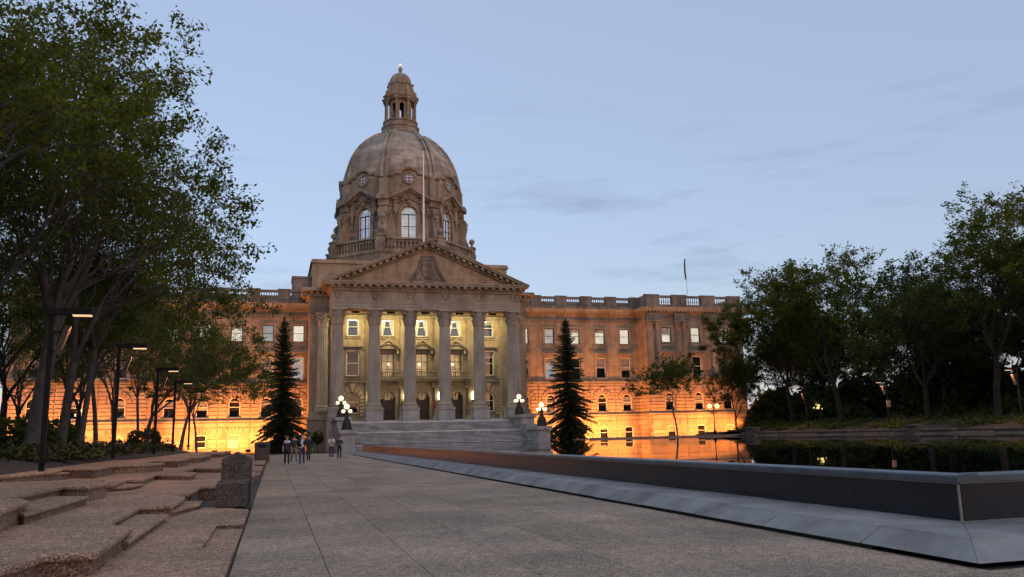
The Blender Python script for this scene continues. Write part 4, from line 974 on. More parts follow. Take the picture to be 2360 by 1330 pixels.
# coat of arms relief
rr = random.Random(5); b = MB(); zc = 22.9
b.prism_y([(-0.85,zc+1.15),(-0.85,zc-0.3),(-0.5,zc-0.95),(0,zc-1.25),(0.5,zc-0.95),(0.85,zc-0.3),(0.85,zc+1.15)], -0.35, 0.0)
b.prism_y([(-0.66,zc+0.98),(-0.66,zc-0.25),(0,zc-0.98),(0.66,zc-0.25),(0.66,zc+0.98)], -0.42, -0.352)
b.box(-0.62, 0.62, -0.47, -0.422, zc+0.45, zc+0.56); b.box(-0.06, 0.06, -0.47, -0.422, zc+0.56, zc+0.95); b.box(-0.3, 0.3, -0.465, -0.423, zc+0.70, zc+0.8)
b.prism_y([(-0.6,zc-0.3),(-0.3,zc+0.1),(-0.1,zc-0.15),(0.2,zc+0.2),(0.6,zc-0.3)][::-1], -0.46, -0.422)
b.prism_y([(-2.3,zc-1.75),(2.3,zc-1.75),(1.05,zc+1.1),(-1.05,zc+1.1)], -0.12, 0.0); b.box(-1.0, 1.0, -0.38, 0, zc+1.2, zc+1.42); b.box(-0.8, 0.8, -0.34, 0, zc+1.42, zc+1.62)
for x in (-0.75,-0.38,0,0.38,0.75): b.ball((x,-0.2,zc+1.72), 0.15, 6, 4)
for s in (-1, 1):
    for k in range(9):
        t = k/8; x = s*(0.95+1.15*t**1.4); z = zc+0.95-2.45*t
        b.tube([(x-s*0.15,-0.12,z+0.28),(x+s*0.12,-0.30,z+0.08),(x+s*0.20,-0.22,z-0.2),(x-s*0.05,-0.12,z-0.32)], [0.10,0.17,0.15,0.06], 6)
        b.ball((x+s*0.02,-0.2,z), 0.17, 6, 4)
    q = MB(); q.torus((s*1.75,-0.15,zc-1.35), 0.26, 0.10, 'y', 12, 5); b.merge(q); q = MB(); q.torus((s*1.1,-0.18,zc-1.38), 0.24, 0.10, 'y', 12, 5); b.merge(q)
b.tube([(-2.3,-0.12,zc-1.62),(-1.2,-0.2,zc-1.72),(0,-0.24,zc-1.55),(1.2,-0.2,zc-1.72),(2.3,-0.12,zc-1.62)], 0.15, 6)
obj('coat_of_arms', b.mesh('coat_of_arms', M['greytrim'], 50), ped_, (CXB, TY, 0))
for x in pc: obj('wreath', _wr, bld, Vector((x, 105.2, 19.30)) - B0)
# attic blocks behind the pediment
b = MB(); b.box(4.56, 32.88, 118, 141, 19.9, 26.0); b.box(4.3, 33.14, 117.75, 141.2, 26.0, 26.2); b.box(4.45, 33.0, 117.9, 141, 26.2, 26.55); b.box(4.2, 33.2, 117.6, 118, 21.0, 22.0); part('attic', b, M['sand'])

# ================================================================ dome
DX, DY = CXB, 130.5; A0 = Vector((DX, DY, 0)) - B0
def oct_pts(inr, rot=0.0): 
    rr_ = inr/math.cos(PI/8); return [(DX+rr_*math.cos(PI/8+k*PI/4+rot), DY+rr_*math.sin(PI/8+k*PI/4+rot)) for k in range(8)]
b = MB(); b.prism_z(oct_pts(11.0), 25.5, 28.3); b.prism_z(oct_pts(11.2), 28.3, 28.5); part('dome_base', b, M['drumstone'])
INR = 9.0; HF = INR*math.tan(PI/8)
drum = None
face = MB(); wall(face, -HF, HF, 28.3, 41.0, -INR, [(-1.18, 1.18, 30.75, 35.85, 1.18)], 0.55)
fm = face.mesh('drum_wall', M['drumstone'])
fr = MB()       # window surround, frieze and pediment of one face
fr.box(-1.75, -1.18, -INR-0.22, -INR+0.02, 30.3, 34.66); fr.box(1.18, 1.75, -INR-0.22, -INR+0.02, 30.3, 34.66); fr.box(-1.9, 1.9, -INR-0.35, -INR+0.02, 30.3, 30.74)
fr.torus((0,-INR-0.06,34.67), 1.46, 0.27, 'y', 22, 6, a0=0, a1=PI)
for s in (-1, 1):
    fr.box(s*2.05-0.32, s*2.05+0.32, -INR-0.42, -INR+0.02, 35.0, 36.75); fr.box(s*2.05-0.42, s*2.05+0.42, -INR-0.62, -INR+0.02, 36.75, 37.0)
    for k in range(5): fr.ball((s*2.05, -INR-0.40, 34.9-k*0.36), 0.28-k*0.035, 7, 5)
    for k in range(4): fr.ball((s*(2.95), -INR-0.14, 35.3-k*0.42), 0.26-k*0.05, 7, 5)
    q = [(-2.75 if s < 0 else 0, 36.95 if s < 0 else 38.45), (0 if s < 0 else 2.75, 38.45 if s < 0 else 36.95)]
    fr.prism_y([(q[0][0], q[0][1]), (q[1][0], q[1][1]), (q[1][0], q[1][1]+0.5), (q[0][0], q[0][1]+0.5)], -INR-1.15, -INR+0.02)
    fr.prism_y([(q[0][0]*0.96, q[0][1]-0.28), (q[1][0]*0.96, q[1][1]-0.28), (q[1][0]*0.96, q[1][1]+0.0), (q[0][0]*0.96, q[0][1]+0.0)], -INR-0.75, -INR+0.02)
for k in range(11): fr.ball((-1.5+k*0.3, -INR-0.15, 36.55+0.55*math.sin(PI*k/10)+0.15*(k%2)), 0.24, 7, 5)
fr.ball((0,-INR-0.25,36.5), 0.42, 8, 6)
for x0, x1 in ((-HF-0.35, -2.7), (2.7, HF+0.35)):
    fr.box(x0, x1, -INR-0.55, -INR+0.02, 36.72, 36.95); fr.box(x0, x1, -INR-1.0, -INR+0.02, 36.95, 37.45)
frm = fr.mesh('drum_surround', M['drumstone'], 45)
# attic band with scalloped top and oculus
att = MB(); ra = 9.35; N = 28; top = []
for i in range(N+1):
    a = -PI/8 + PI/4*i/N; u = abs(a)/(PI/8)
    z = 40.9 + (0.35 if u < 0.62 else 0.0) - (0.75 if u > 0.86 else 0)
    if u < 0.36: z = 40.95 + 0.95*math.sqrt(max(0, 1-(u/0.36)**2))*1.0 + 0.1
    top.append((a, z))
vs = []; 
for a, z in top:
    for r_, zz in ((ra-0.02,37.2),(ra+0.12,38.3),(ra+0.05,38.5),(ra,z-0.45),(ra+0.40,z-0.38),(ra+0.48,z-0.05),(ra-1.0,z+0.15)): vs.append((r_*math.sin(a), -r_*math.cos(a), zz))
att.add(vs, [(i*7+j, (i+1)*7+j, (i+1)*7+j+1, i*7+j+1) for i in range(N) for j in range(6)])
atm = att.mesh('attic_band', M['drumstone'], 40)
oc = MB(); oc.torus((0,-ra-0.10,40.25), 0.88, 0.17, 'y', 22, 7)
ocm = oc.mesh('oculus_frame', M['drumstone'], 60)
op = MB(); op.add([(0.8*math.cos(2*PI*k/18), -ra-0.09, 40.25+0.8*math.sin(2*PI*k/18)) for k in range(18)], [tuple(range(18))]); opm = op.mesh('pane', plain('oculus_glass', (0.06,0.08,0.10), 0.08, spec=1.0))
og = MB()
for x in (-0.27, 0.27): og.box(x-0.03, x+0.03, -ra-0.14, -ra-0.092, 39.5, 41.0)
for z in (40.0, 40.5): og.box(-0.76, 0.76, -ra-0.139, -ra-0.093, z-0.03, z+0.03)
ogm = og.mesh('glazing_bar', M['white'])
# corner console (scroll buttress) and corner pier
cs_ = MB(); rc = INR/math.cos(PI/8)
prof = [(rc-0.3,28.5),(rc+2.35,28.5),(rc+2.45,29.2),(rc+2.15,30.0),(rc+1.55,30.9),(rc+1.0,32.2),(rc+0.75,33.6),(rc+0.95,34.5),(rc+0.9,35.3),(rc+0.45,35.7),(rc-0.3,35.8)]
cs_.prism_x([(-r_, z) for r_, z in prof][::-1], -0.62, 0.62)
for (r_, z, q) in ((rc+1.55,29.55,0.85),(rc+0.62,34.75,0.5)):
    for s in (-1, 1):
        for k, rr_ in enumerate((1.0, 0.62, 0.28)): cs_.torus((s*0.64, -r_, z), q*rr_, 0.09, 'x', 16, 5)
cs_.box(-0.8, 0.8, -rc-0.55, -rc+0.4, 35.8, 36.75); cs_.box(-1.05, 1.05, -rc-0.95, -rc+0.4, 36.75, 37.5); cs_.box(-0.75, 0.75, -rc-0.35, -rc+0.4, 37.5, 40.1)
for k in range(4): cs_.ball((0, -rc-0.95+0.05*k, 34.0-k*0.5), 0.36-0.05*k, 7, 5)
csm = cs_.mesh('console', M['drumstone'], 40)
# balustrade of one octagon side
IB = 10.75; HB = IB*math.tan(PI/8)
bs = MB(); bs.box(-HB, HB, -IB-0.3, -IB+0.3, 28.5, 28.8); bs.box(-HB, HB, -IB-0.32, -IB+0.32, 30.35, 30.62)
bsm = bs.mesh('balustrade', M['drumstone'])
pd = MB(); rp = IB/math.cos(PI/8); pd.box(-0.62, 0.62, -rp-0.45, -rp+0.5, 28.45, 30.7); pd.box(-0.75, 0.75, -rp-0.58, -rp+0.6, 30.7, 30.9)
pdm = pd.mesh('balustrade_pier', M['drumstone'])
fi = MB(); fi.lathe([(0.34,30.9),(0.36,31.0),(0.16,31.2),(0.2,31.35),(0.12,31.45)], 0, -rp, 10); fi.ball((0,-rp,31.85), 0.46, 12, 8); fim = fi.mesh('ball_finial', M['drumstone'], 50)
bbm = bal_mesh(1.55, 0.17).mesh('baluster', M['drumstone'], 50)
dw = sash(2.36, 5.1, 1.18, (0.16,0.33,0.5,0.66), (-0.56,0.56), t=0.12, fan=6)
dw.box(-0.075, 0.075, -0.04, 0.03, 0.1, 3.92, 1); dw.box(-1.1, 1.1, -0.042, 0.03, 3.86, 4.02, 1); dw.box(-1.1, 1.1, -0.04, 0.03, 2.02, 2.12, 1)
dwin = dw.mesh('window', [M['white'], M['darkframe']])
dpane = fillpoly(2.26, 5.05, 1.18, 0.02).mesh('pane', M['glass'])
q = MB(); q.box(-1.3, 1.3, 0.5, 0.53, -0.1, 5.2); droom = q.mesh('room', lit('dome_room', (0.55,0.66,0.72), 0.62, 0.6))
for k in range(8):
    rz = k*PI/4
    o = obj('drum_wall', fm, bld, A0, rz)
    s_ = obj('drum_surround', frm, bld, A0, rz)
    o = obj('attic_band', atm, bld, A0, rz); oo = obj('oculus', ocm, bld, A0, rz); obj('pane', opm, oo); obj('glazing_bar', ogm, oo)
    obj('console', csm, bld, A0, rz + PI/8)
    c, s = math.cos(rz), math.sin(rz); yy = -INR+0.22
    w = obj('window', dwin, bld, A0 + Vector((-s*yy, c*yy, 30.75)), rz); obj('pane', dpane, w); obj('room', droom, w)
    ba = obj('balustrade', bsm, bld, A0, rz)
    for i in range(13):
        x = -HB+0.95 + (2*HB-1.9)*i/12; obj('baluster', bbm, ba, (x, -IB, 28.8))
    pp = obj('balustrade_pier', pdm, bld, A0, rz + PI/8)
    if k in (1, 2, 5, 6) or True: obj('ball_finial', fim, pp)
prof = [(9.40,40.3),(9.36,41.2),(9.18,42.2),(8.85,43.5),(8.35,44.9),(7.65,46.2),(6.75,47.4),(5.7,48.45),(4.6,49.3),(3.7,49.8),(3.2,50.0)]
b = MB(); b.lathe(prof, DX, DY, 96, caps=False); dome = part('dome', b, M['domestone'], smooth=60)
def rib():
    b = MB(); vs = []
    n = len(prof)-1
    for j, (r_, z) in enumerate(prof[:-1]):
        w = 0.62*(0.45+0.55*r_/9.4); r1, r2 = r_+0.02, r_+0.36
        dz = 0.0
        for x, q in ((-w, r_-0.1), (-w, r2), (-w*0.35, r2), (-w*0.3, r1+0.06), (w*0.3, r1+0.06), (w*0.35, r2), (w, r2), (w, r_-0.1)):
            vs.append((x, -q, z + (q-r_)*0.55))
    k = len(prof)-1
    b.add(vs, [(j*8+i, j*8+i+1, (j+1)*8+i+1, (j+1)*8+i) for j in range(k-1) for i in range(7)]); return b
rm = rib().mesh('rib', M['domestone'], 30)
for k in range(8): obj('rib', rm, dome, Vector((DX, DY, 0)) - B0 - dome.location - B0 + B0 + dome.location if False else Vector((DX, DY, 0)), k*PI/4 + PI/8)
# lantern
b = MB(); b.lathe([(3.3,49.6),(3.62,49.75),(3.66,50.1),(3.5,50.3),(3.15,50.45),(3.0,50.7),(3.0,51.2),(3.12,51.3),(3.12,51.5),(2.75,51.65),(2.68,52.2),(2.85,52.3),(2.85,52.5),(1.2,52.5)], DX, DY, 40, caps=False)
lan = part('lantern', b, M['drumstone'], smooth=35)
q = MB(); il = 1.72; hl = il*math.tan(PI/8); wall(q, -hl, hl, 52.4, 56.3, -il, [(-0.36, 0.36, 52.9, 55.6, 0.36)], 0.3); lfm = q.mesh('lantern_wall', M['drumstone'])
q = MB(); q.lathe([(0.30,0),(0.30,0.12),(0.2,0.2),(0.19,1.8),(0.165,3.05),(0.22,3.1),(0.30,3.4),(0.36,3.45),(0.36,3.6)], 0, 0, 10); lcm = q.mesh('lantern_column', M['drumstone'], 40)
q = MB(); q.box(-0.42, 0.42, -2.86, -1.7, 56.08, 56.5); q.box(-0.52, 0.52, -3.0, -1.7, 56.5, 56.75); q.box(-0.30, 0.30, -2.66, -1.7, 56.75, 57.3); q.ball((0,-2.45,57.45), 0.3, 8, 6)
q.prism_x([(-2.5,57.2),(-1.9,57.2),(-1.8,58.9),(-2.0,58.9),(-2.25,58.2)][::-1], -0.22, 0.22); q.ball((0,-2.1,59.0), 0.24, 8, 6); lbm = q.mesh('lantern_bracket', M['drumstone'], 40)
for k in range(8):
    obj('lantern_wall', lfm, lan, Vector((DX, DY, 0)), k*PI/4)
    a = -PI/2 + PI/8 + k*PI/4
    obj('lantern_column', lcm, lan, (DX+2.48*math.cos(a), DY+2.48*math.sin(a), 52.5)); obj('lantern_bracket', lbm, lan, (DX, DY, 0), k*PI/4 + PI/8)
b = MB(); b.lathe([(1.5,56.15),(2.2,56.2),(2.35,56.5),(2.5,56.7),(2.0,56.85),(1.95,58.7),(2.08,58.85),(2.08,59.05),(1.9,59.2),(1.86,59.5),(1.7,60.1),(1.35,60.7),(0.85,61.1),(0.3,61.3),(0.22,61.6),(0.32,61.75),(0.33,62.1),(0.2,62.35),(0.1,62.5),(0.06,62.75)], DX, DY, 32, caps=False)
part('lantern_cap', b, M['drumstone'], lan, smooth=35)
b = MB(); b.ball((DX, DY, 62.86), 0.13, 8, 6); part('beacon', b, M['redlamp'], lan)

# ================================================================ front steps, cheek walls
st = thing('front_steps', 'broad grey granite steps climbing to the portico between lamp pedestals', 'steps', (CXB, 93.4, 0)); S0 = Vector((CXB, 93.4, 0))
SX0, SX1 = 8.35, 2*CXB-8.35
y, z = 93.4, 0.0
for k in range(23):
    h = 3.44/23; tr = 0.37
    if k in (5, 15): tr = 1.30
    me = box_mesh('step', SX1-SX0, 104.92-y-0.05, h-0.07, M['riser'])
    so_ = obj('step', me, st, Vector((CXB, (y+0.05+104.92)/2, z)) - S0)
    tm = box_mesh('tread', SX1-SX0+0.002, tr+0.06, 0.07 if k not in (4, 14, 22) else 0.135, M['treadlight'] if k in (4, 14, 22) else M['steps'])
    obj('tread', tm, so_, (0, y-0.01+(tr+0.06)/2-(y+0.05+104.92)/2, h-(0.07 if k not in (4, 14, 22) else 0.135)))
    z += h; y += tr
for mir in (0, 1):
    mx = (lambda x: 2*CXB-x) if mir else (lambda x: x)
    lab = 'pale granite cheek wall with two stepped lamp pedestals on the %s side of the steps' % ('pool' if mir else 'plaza')
    cw = thing('cheek_wall', lab, 'wall', (mx(7.5), 93, 0)); C0 = Vector((mx(7.5), 93, 0))
    def cbox(name, x0, x1, y0, y1, z0, z1, mat='granite'):
        u, v = sorted((mx(x0), mx(x1))); b = MB(); b.box(u, v, y0, y1, z0, z1); o = obj(name, b.mesh(name, M[mat]), cw, -C0)
        bv = o.modifiers.new('edge', 'BEVEL'); bv.width = 0.04; bv.segments = 2; return o
    cbox('plinth', 6.72, 8.55, 92.35, 97.0, -0.05, 0.42); cbox('block', 6.86, 8.38, 92.5, 94.4, 0.42, 1.2); cbox('block', 6.86, 8.38, 94.41, 96.9, 0.42, 1.2); cbox('block', 6.86, 8.38, 92.5, 93.6, 1.21, 2.0); cbox('block', 6.86, 8.38, 93.61, 96.9, 1.21, 2.0)
    cbox('coping', 6.66, 8.60, 92.25, 97.0, 2.0, 2.42)
    cbox('block', 6.86, 8.38, 97.0, 105.6, -0.05, 2.0); cbox('block', 6.86, 8.38, 97.0, 101.6, 2.01, 2.75); cbox('block', 6.86, 8.38, 101.61, 105.6, 2.01, 2.75); cbox('block', 6.86, 8.38, 98.6, 105.6, 2.76, 3.55)
    cbox('coping', 6.66, 8.60, 98.4, 104.9, 3.55, 3.95)

# ================================================================ lamps
def globe_lamp(label, loc, h, rg, mat='globe', base='flared', group=None, n=4, name='globe_lamp'):
    t = thing(name, label, 'lamp', loc, 0, group)
    if base == 'flared':
        b = MB(); b.lathe([(0.62,0),(0.62,0.15),(0.52,0.25),(0.48,0.6),(0.34,0.95),(0.30,1.05),(0.20,1.3),(0.17,h*0.62),(0.24,h*0.64),(0.22,h*0.68)], 0, 0, 12)
        for k in range(4):
            a = k*PI/2+PI/4; b.tube([(0.5*math.cos(a),0.5*math.sin(a),0.15),(0.48*math.cos(a),0.48*math.sin(a),0.7),(0.28*math.cos(a),0.28*math.sin(a),1.15)], [0.14,0.10,0.05], 6)
        obj('base', b.mesh('base', M['bronze'], 35), t)
    else:
        b = MB(); b.lathe([(0.16,0),(0.16,0.4),(0.09,0.55),(0.06,0.7),(0.05,h*0.9),(0.07,h*0.91)], 0, 0, 10); obj('post', b.mesh('post', M['iron'], 35), t)
    b = MB(); zc = h-rg*1.2; ra = rg*1.75; zs = zc-rg*1.7
    b.tube([(0,0,h*0.6 if base == 'flared' else h*0.85),(0,0,zc-rg*0.9)], 0.09, 8)
    for k in range(n):
        a = 2*PI*k/n + PI/4*(n == 4) ; b.tube([(0,0,zs-rg*1.1),(ra*0.6*math.cos(a),ra*0.6*math.sin(a),zs-rg*1.2),(ra*math.cos(a),ra*math.sin(a),zs-rg*0.65)], 0.05, 6)
    obj('arm', b.mesh('arm', M['bronze'], 40), t)
    g = MB(); g.ball((0,0,0), rg, 16, 10); gm = g.mesh('globe', M[mat], 60); g = MB(); g.ball((0,0,0), rg*0.64, 14, 9); gs = g.mesh('globe', M[mat], 60)
    if n != 2: obj('globe', gm, t, (0,0,zc))
    for k in range(n):
        a = 2*PI*k/n + PI/4*(n == 4); obj('globe', gs if n != 2 else gm, t, (ra*math.cos(a), ra*math.sin(a), zs if n != 2 else zc))
    return t
G = 'ornate globe lamps on the step pedestals'
globe_lamp('lit globe lamp on the lower pedestal at the plaza side of the steps', (7.55, 93.5, 2.42), 2.9, 0.30, group=G)
globe_lamp('lit globe lamp on the upper pedestal at the plaza side of the steps', (7.6, 102.6, 3.95), 2.7, 0.31, group=G)
globe_lamp('lit globe lamp on the lower pedestal beside the dark spruce and pool', (2*CXB-7.55, 93.5, 2.42), 2.8, 0.30, group=G)
globe_lamp('lit globe lamp on the upper pedestal beside the last column near the pool', (2*CXB-7.6, 102.6, 3.95), 2.7, 0.31, group=G)
globe_lamp('slim lamp post with two lit globes before the right pavilion', (48.6, 87.0, 0.95), 3.6, 0.27, 'globefar', 'slim', n=2)
globe_lamp('small cluster of lit yellow globes under the dark trees beyond the pool', (64.7, 90, 1.6), 3.0, 0.25, 'globefar', 'slim', n=4)
globe_lamp('lit globe lamp seen between the tree trunks left of the plaza', (-20.3, 100, 0.4), 5.0, 0.26, 'globefar', 'slim', n=3)
# wall sconces on the pilasters
for i, x in enumerate(pc[1:5]):
    t = thing('wall_sconce', ['lit wall sconce on the pilaster left of the first door', 'lit wall sconce on the pilaster between first and middle doors', 'lit wall sconce on the pilaster between middle and last doors', 'lit wall sconce on the pilaster right of the last door'][i], 'lamp', (x, PY-0.35, 6.3), 0, 'wall sconces beside the entrance doors')
    b = MB(); b.lathe([(0.02,-0.55),(0.10,-0.45),(0.08,-0.25),(0.24,-0.05),(0.26,0.0)], 0, -0.42, 10); b.tube([(0,0.0,-0.35),(0,-0.42,-0.3)], 0.05, 6); obj('bracket', b.mesh('bracket', M['bronze'], 40), t)
    b = MB(); b.lathe([(0.2,0.0),(0.27,0.2),(0.27,0.75),(0.2,0.98),(0.05,1.08)], 0, -0.42, 12); obj('glass_shade', b.mesh('glass_shade', M['sconce'], 50), t)
# drooping flags by the doors
for x, z, cols, lab in ((pc[3]-0.72, 5.9, ((0.35,0.02,0.025),(0.6,0.58,0.55)), 'drooping red and white flag on the pilaster by the middle door'), (pc[2]-0.5, 5.9, ((0.05,0.03,0.06),(0.10,0.05,0.07)), 'drooping dark flag on the pilaster by the first door')):
    t = thing('door_flag', lab, 'flag', (x, PY-0.35, z))
    b = MB(); b.tube([(0,0,-0.3),(0,-0.75,0.35)], 0.025, 6); obj('staff', b.mesh('staff', M['iron']), t)
    b = MB(); n = 9
    vs = [(0.28*(i/(n-1)-0.5)*(0.5+0.5*j/5) + 0.05*math.sin(i*2+j), -0.62+0.16*math.sin(i*1.9)*(0.4+j/6), 0.25-0.26*j) for j in range(6) for i in range(n)]
    b.add(vs, [(j*n+i, j*n+i+1, (j+1)*n+i+1, (j+1)*n+i) for j in range(5) for i in range(n-1)], 0); b.m = [1 if 2 < (k % (n-1)) < 5 and k < 24 else 0 for k in range(len(b.f))]
    obj('cloth', b.mesh('cloth', [plain('flag_a', cols[0], 0.8), plain('flag_b', cols[1], 0.8)], 70), t)

def area_light(name, loc, to, sx, sy, energy, col, parent=None, spread=None):
    d = bpy.data.lights.new(name, 'AREA'); d.shape = 'RECTANGLE'; d.size = sx; d.size_y = sy; d.energy = energy; d.color = col
    if spread: d.spread = spread
    o = bpy.data.objects.new(name, d); link(o)
    if parent is not None: o.parent = parent
    o.location = loc; o.rotation_euler = (Vector(to)).to_track_quat('-Z', 'Y').to_euler(); return o
# floodlights at the foot of the wings
SOD = (1.0, 0.31, 0.065)
fl = MB(); fl.box(-0.32, 0.32, -0.2, 0.2, 0.12, 0.42); fl.box(-0.05, 0.05, -0.05, 0.05, -0.1, 0.12); fl.box(-0.38, 0.38, -0.24, 0.1, 0.42, 0.46); flm = fl.mesh('housing', M['iron'])
FLOOD = 1300
for mir in (0, 1):
    for i, (x, y, e) in enumerate([(36.6,112.2,0.9),(40.6,112.3,0.9),(44.6,112.3,1.0),(48.8,112.2,0.9),(54.6,108.9,1.0),(60.7,108.9,1.2),(66.6,108.9,1.1)]):
        xx = 2*CXB-x if mir else x
        lab = 'sodium floodlight on the ground at the foot of the %s, number %s out from the portico' % (('left' if mir else 'right') + (' wing' if i < 4 else ' pavilion'), ['one','two','three','four','one','two','three'][i])
        t = thing('floodlight', '%s dark ground floodlight %s of the portico' % (['nearest','second','third','fourth','fifth','sixth','farthest'][i], 'left' if mir else 'right'), 'floodlight', (xx, y, 0.0), 0, 'ground floodlights at the %s wing' % ('left' if mir else 'right'))
        obj('housing', flm, t)
        area_light('flood_lamp', (0, 0.05, 0.52), (0, 1.0, 1.45), 0.55, 0.3, FLOOD*e, SOD, t)
# warm floods hidden behind the portico architrave
for i, c in enumerate(pb):
    t = thing('portico_light', 'warm ceiling light hidden behind the architrave above the %s bay of the portico' % ['leftmost','second','middle','fourth','rightmost'][i], 'lamp', (c, 107.4, 17.5), 0, 'warm lights under the portico ceiling')
    b = MB(); b.box(-0.5, 0.5, -0.15, 0.15, -0.1, 0.12); obj('housing', b.mesh('housing', M['iron']), t)
    area_light('lamp', (0, 0.1, -0.14), (0, 0.62, -1.0), 1.6, 0.25, 300, (1.0, 0.80, 0.38), t)

# modern cantilever lamp posts, left row by the trees and right row beyond the pool
def walk_lamp():
    t = thing('walk_lamp', 'x', 'street lamp', (0,0,0))
    b = MB(); b.box(-0.065, 0.065, -0.065, 0.065, -0.3, 4.02); b.box(-0.16, 0.16, -0.16, 0.16, -0.05, 0.03); obj('pole', b.mesh('pole', M['iron']), t)
    b = MB(); b.box(-0.10, 1.02, -0.12, 0.12, 4.02, 4.20); obj('arm', b.mesh('arm', M['iron']), t)
    b = MB(); b.box(0.52, 1.0, -0.09, 0.09, 3.985, 4.021); obj('lamp_strip', b.mesh('lamp_strip', M['strip']), t)
    b = MB(); b.box(-0.07, 0.07, -0.10, 0.10, -0.42, 0.42); b.xf(Matrix.Translation((0.30,0,3.3)) @ Matrix.Rotation(R(17), 4, 'Y')); o = obj('reflector_panel', b.mesh('reflector_panel', M['panel']), t)
    b = MB(); b.box(0.0, 0.30, -0.03, 0.03, 2.95, 3.02); b.box(0, 0.42, -0.03, 0.03, 3.5, 3.56); obj('bracket', b.mesh('bracket', M['iron']), t)
    d = bpy.data.lights.new('lamp', 'SPOT'); d.energy = 260; d.color = (1.0,0.50,0.24); d.spot_size = R(150); d.spot_blend = 0.6; d.shadow_soft_size = 0.12
    l = bpy.data.objects.new('lamp', d); link(l); l.parent = t; l.location = (0.76, 0, 3.95)
    return t
wl = walk_lamp()
L5 = [(-6.06,25.7,1.05), (-6.05,36.2,1.22), (-6.0,47.5,1.2), (-6.2,57.6,1.2), (-6.3,69.0,1.2)]
ords = ['nearest', 'second', 'third', 'fourth', 'farthest']
for i, p in enumerate(L5):
    lab = '%s of the black cantilever lamp posts under the trees left of the plaza' % ords[i]
    if i == 0: o = wl; o.location = p; o['label'] = lab
    else: o = copy_tree(wl, lab, p)
    o['group'] = 'cantilever lamp posts along the left bed'
right_spot = bpy.data.lights['lamp'] if False else next(c for c in wl.children if c.type == 'LIGHT').data.copy(); right_spot.energy = 420
for i, p in enumerate([(55.0,51.5,1.5), (55.0,66.0,1.5), (55.0,78.5,1.5)]):
    o = copy_tree(wl, '%s of the dark lamp posts with orange lit panels beyond the pool' % ['nearest','middle','farthest'][i], p, PI); o['group'] = 'lamp posts on the right bank'
    for ch in o.children:
        if ch.type == 'LIGHT':
            ch.data = right_spot
    if i == 1:
        b = MB(); b.box(-0.2, 0.2, -0.03, 0.03, 1.75, 2.35); b.xf(Matrix.Translation((0.0,0.12,0))); s_ = obj('sign_plate', b.mesh('sign_plate', plain('sign_orange', (0.55,0.33,0.22), 0.6)), o)
        b = MB(); b.torus((0,0.155,2.13), 0.09, 0.02, 'y', 12, 4); b.tube([(-0.12,0.155,1.85),(0,0.155,2.05),(0.12,0.155,1.85)], 0.02, 4); obj('sign_print', b.mesh('sign_print', M['iron']), s_)

# flagpoles
t = thing('flagpole', 'tall white flagpole rising behind the pediment in front of the dome', 'flagpole', (CXB-0.02, 108.3, 26.2)); b = MB(); b.lathe([(0.16,-0.6),(0.15,0),(0.06,13.6),(0.0,13.7)], 0, 0, 10); obj('pole', b.mesh('pole', plain('pole_white',(0.8,0.76,0.74),0.35), 40), t); b = MB(); b.ball((0,0,13.8), 0.14, 10, 7); obj('finial', b.mesh('finial', M['white'], 60), t)
t = thing('roof_flag', 'dark blue flag hanging limp from a thin pole above the right pavilion', 'flag', (62.6, 118, 19.7)); b = MB(); b.lathe([(0.07,0),(0.04,9.2),(0.0,9.25)], 0, 0, 8); obj('pole', b.mesh('pole', M['white'], 40), t)
b = MB(); n = 6; vs = [(-0.04-0.34*(i/(n-1))*(0.45+0.55*math.sin(PI*min(1,j/8))), 0.10*math.sin(i*2.1+j*0.3), 8.9-0.42*j) for j in range(9) for i in range(n)]
b.add(vs, [(j*n+i, j*n+i+1, (j+1)*n+i+1, (j+1)*n+i) for j in range(8) for i in range(n-1)]); obj('cloth', b.mesh('cloth', plain('flag_blue', (0.03,0.05,0.14), 0.8), 70), t)

# ================================================================ street furniture
def box_bev(name, parent, x0, x1, y0, y1, z0, z1, mat, w=0.02):
    b = MB(); b.box(x0, x1, y0, y1, z0, z1); o = obj(name, b.mesh(name, M[mat]), parent); m_ = o.modifiers.new('edge', 'BEVEL'); m_.width = w; m_.segments = 2; return o
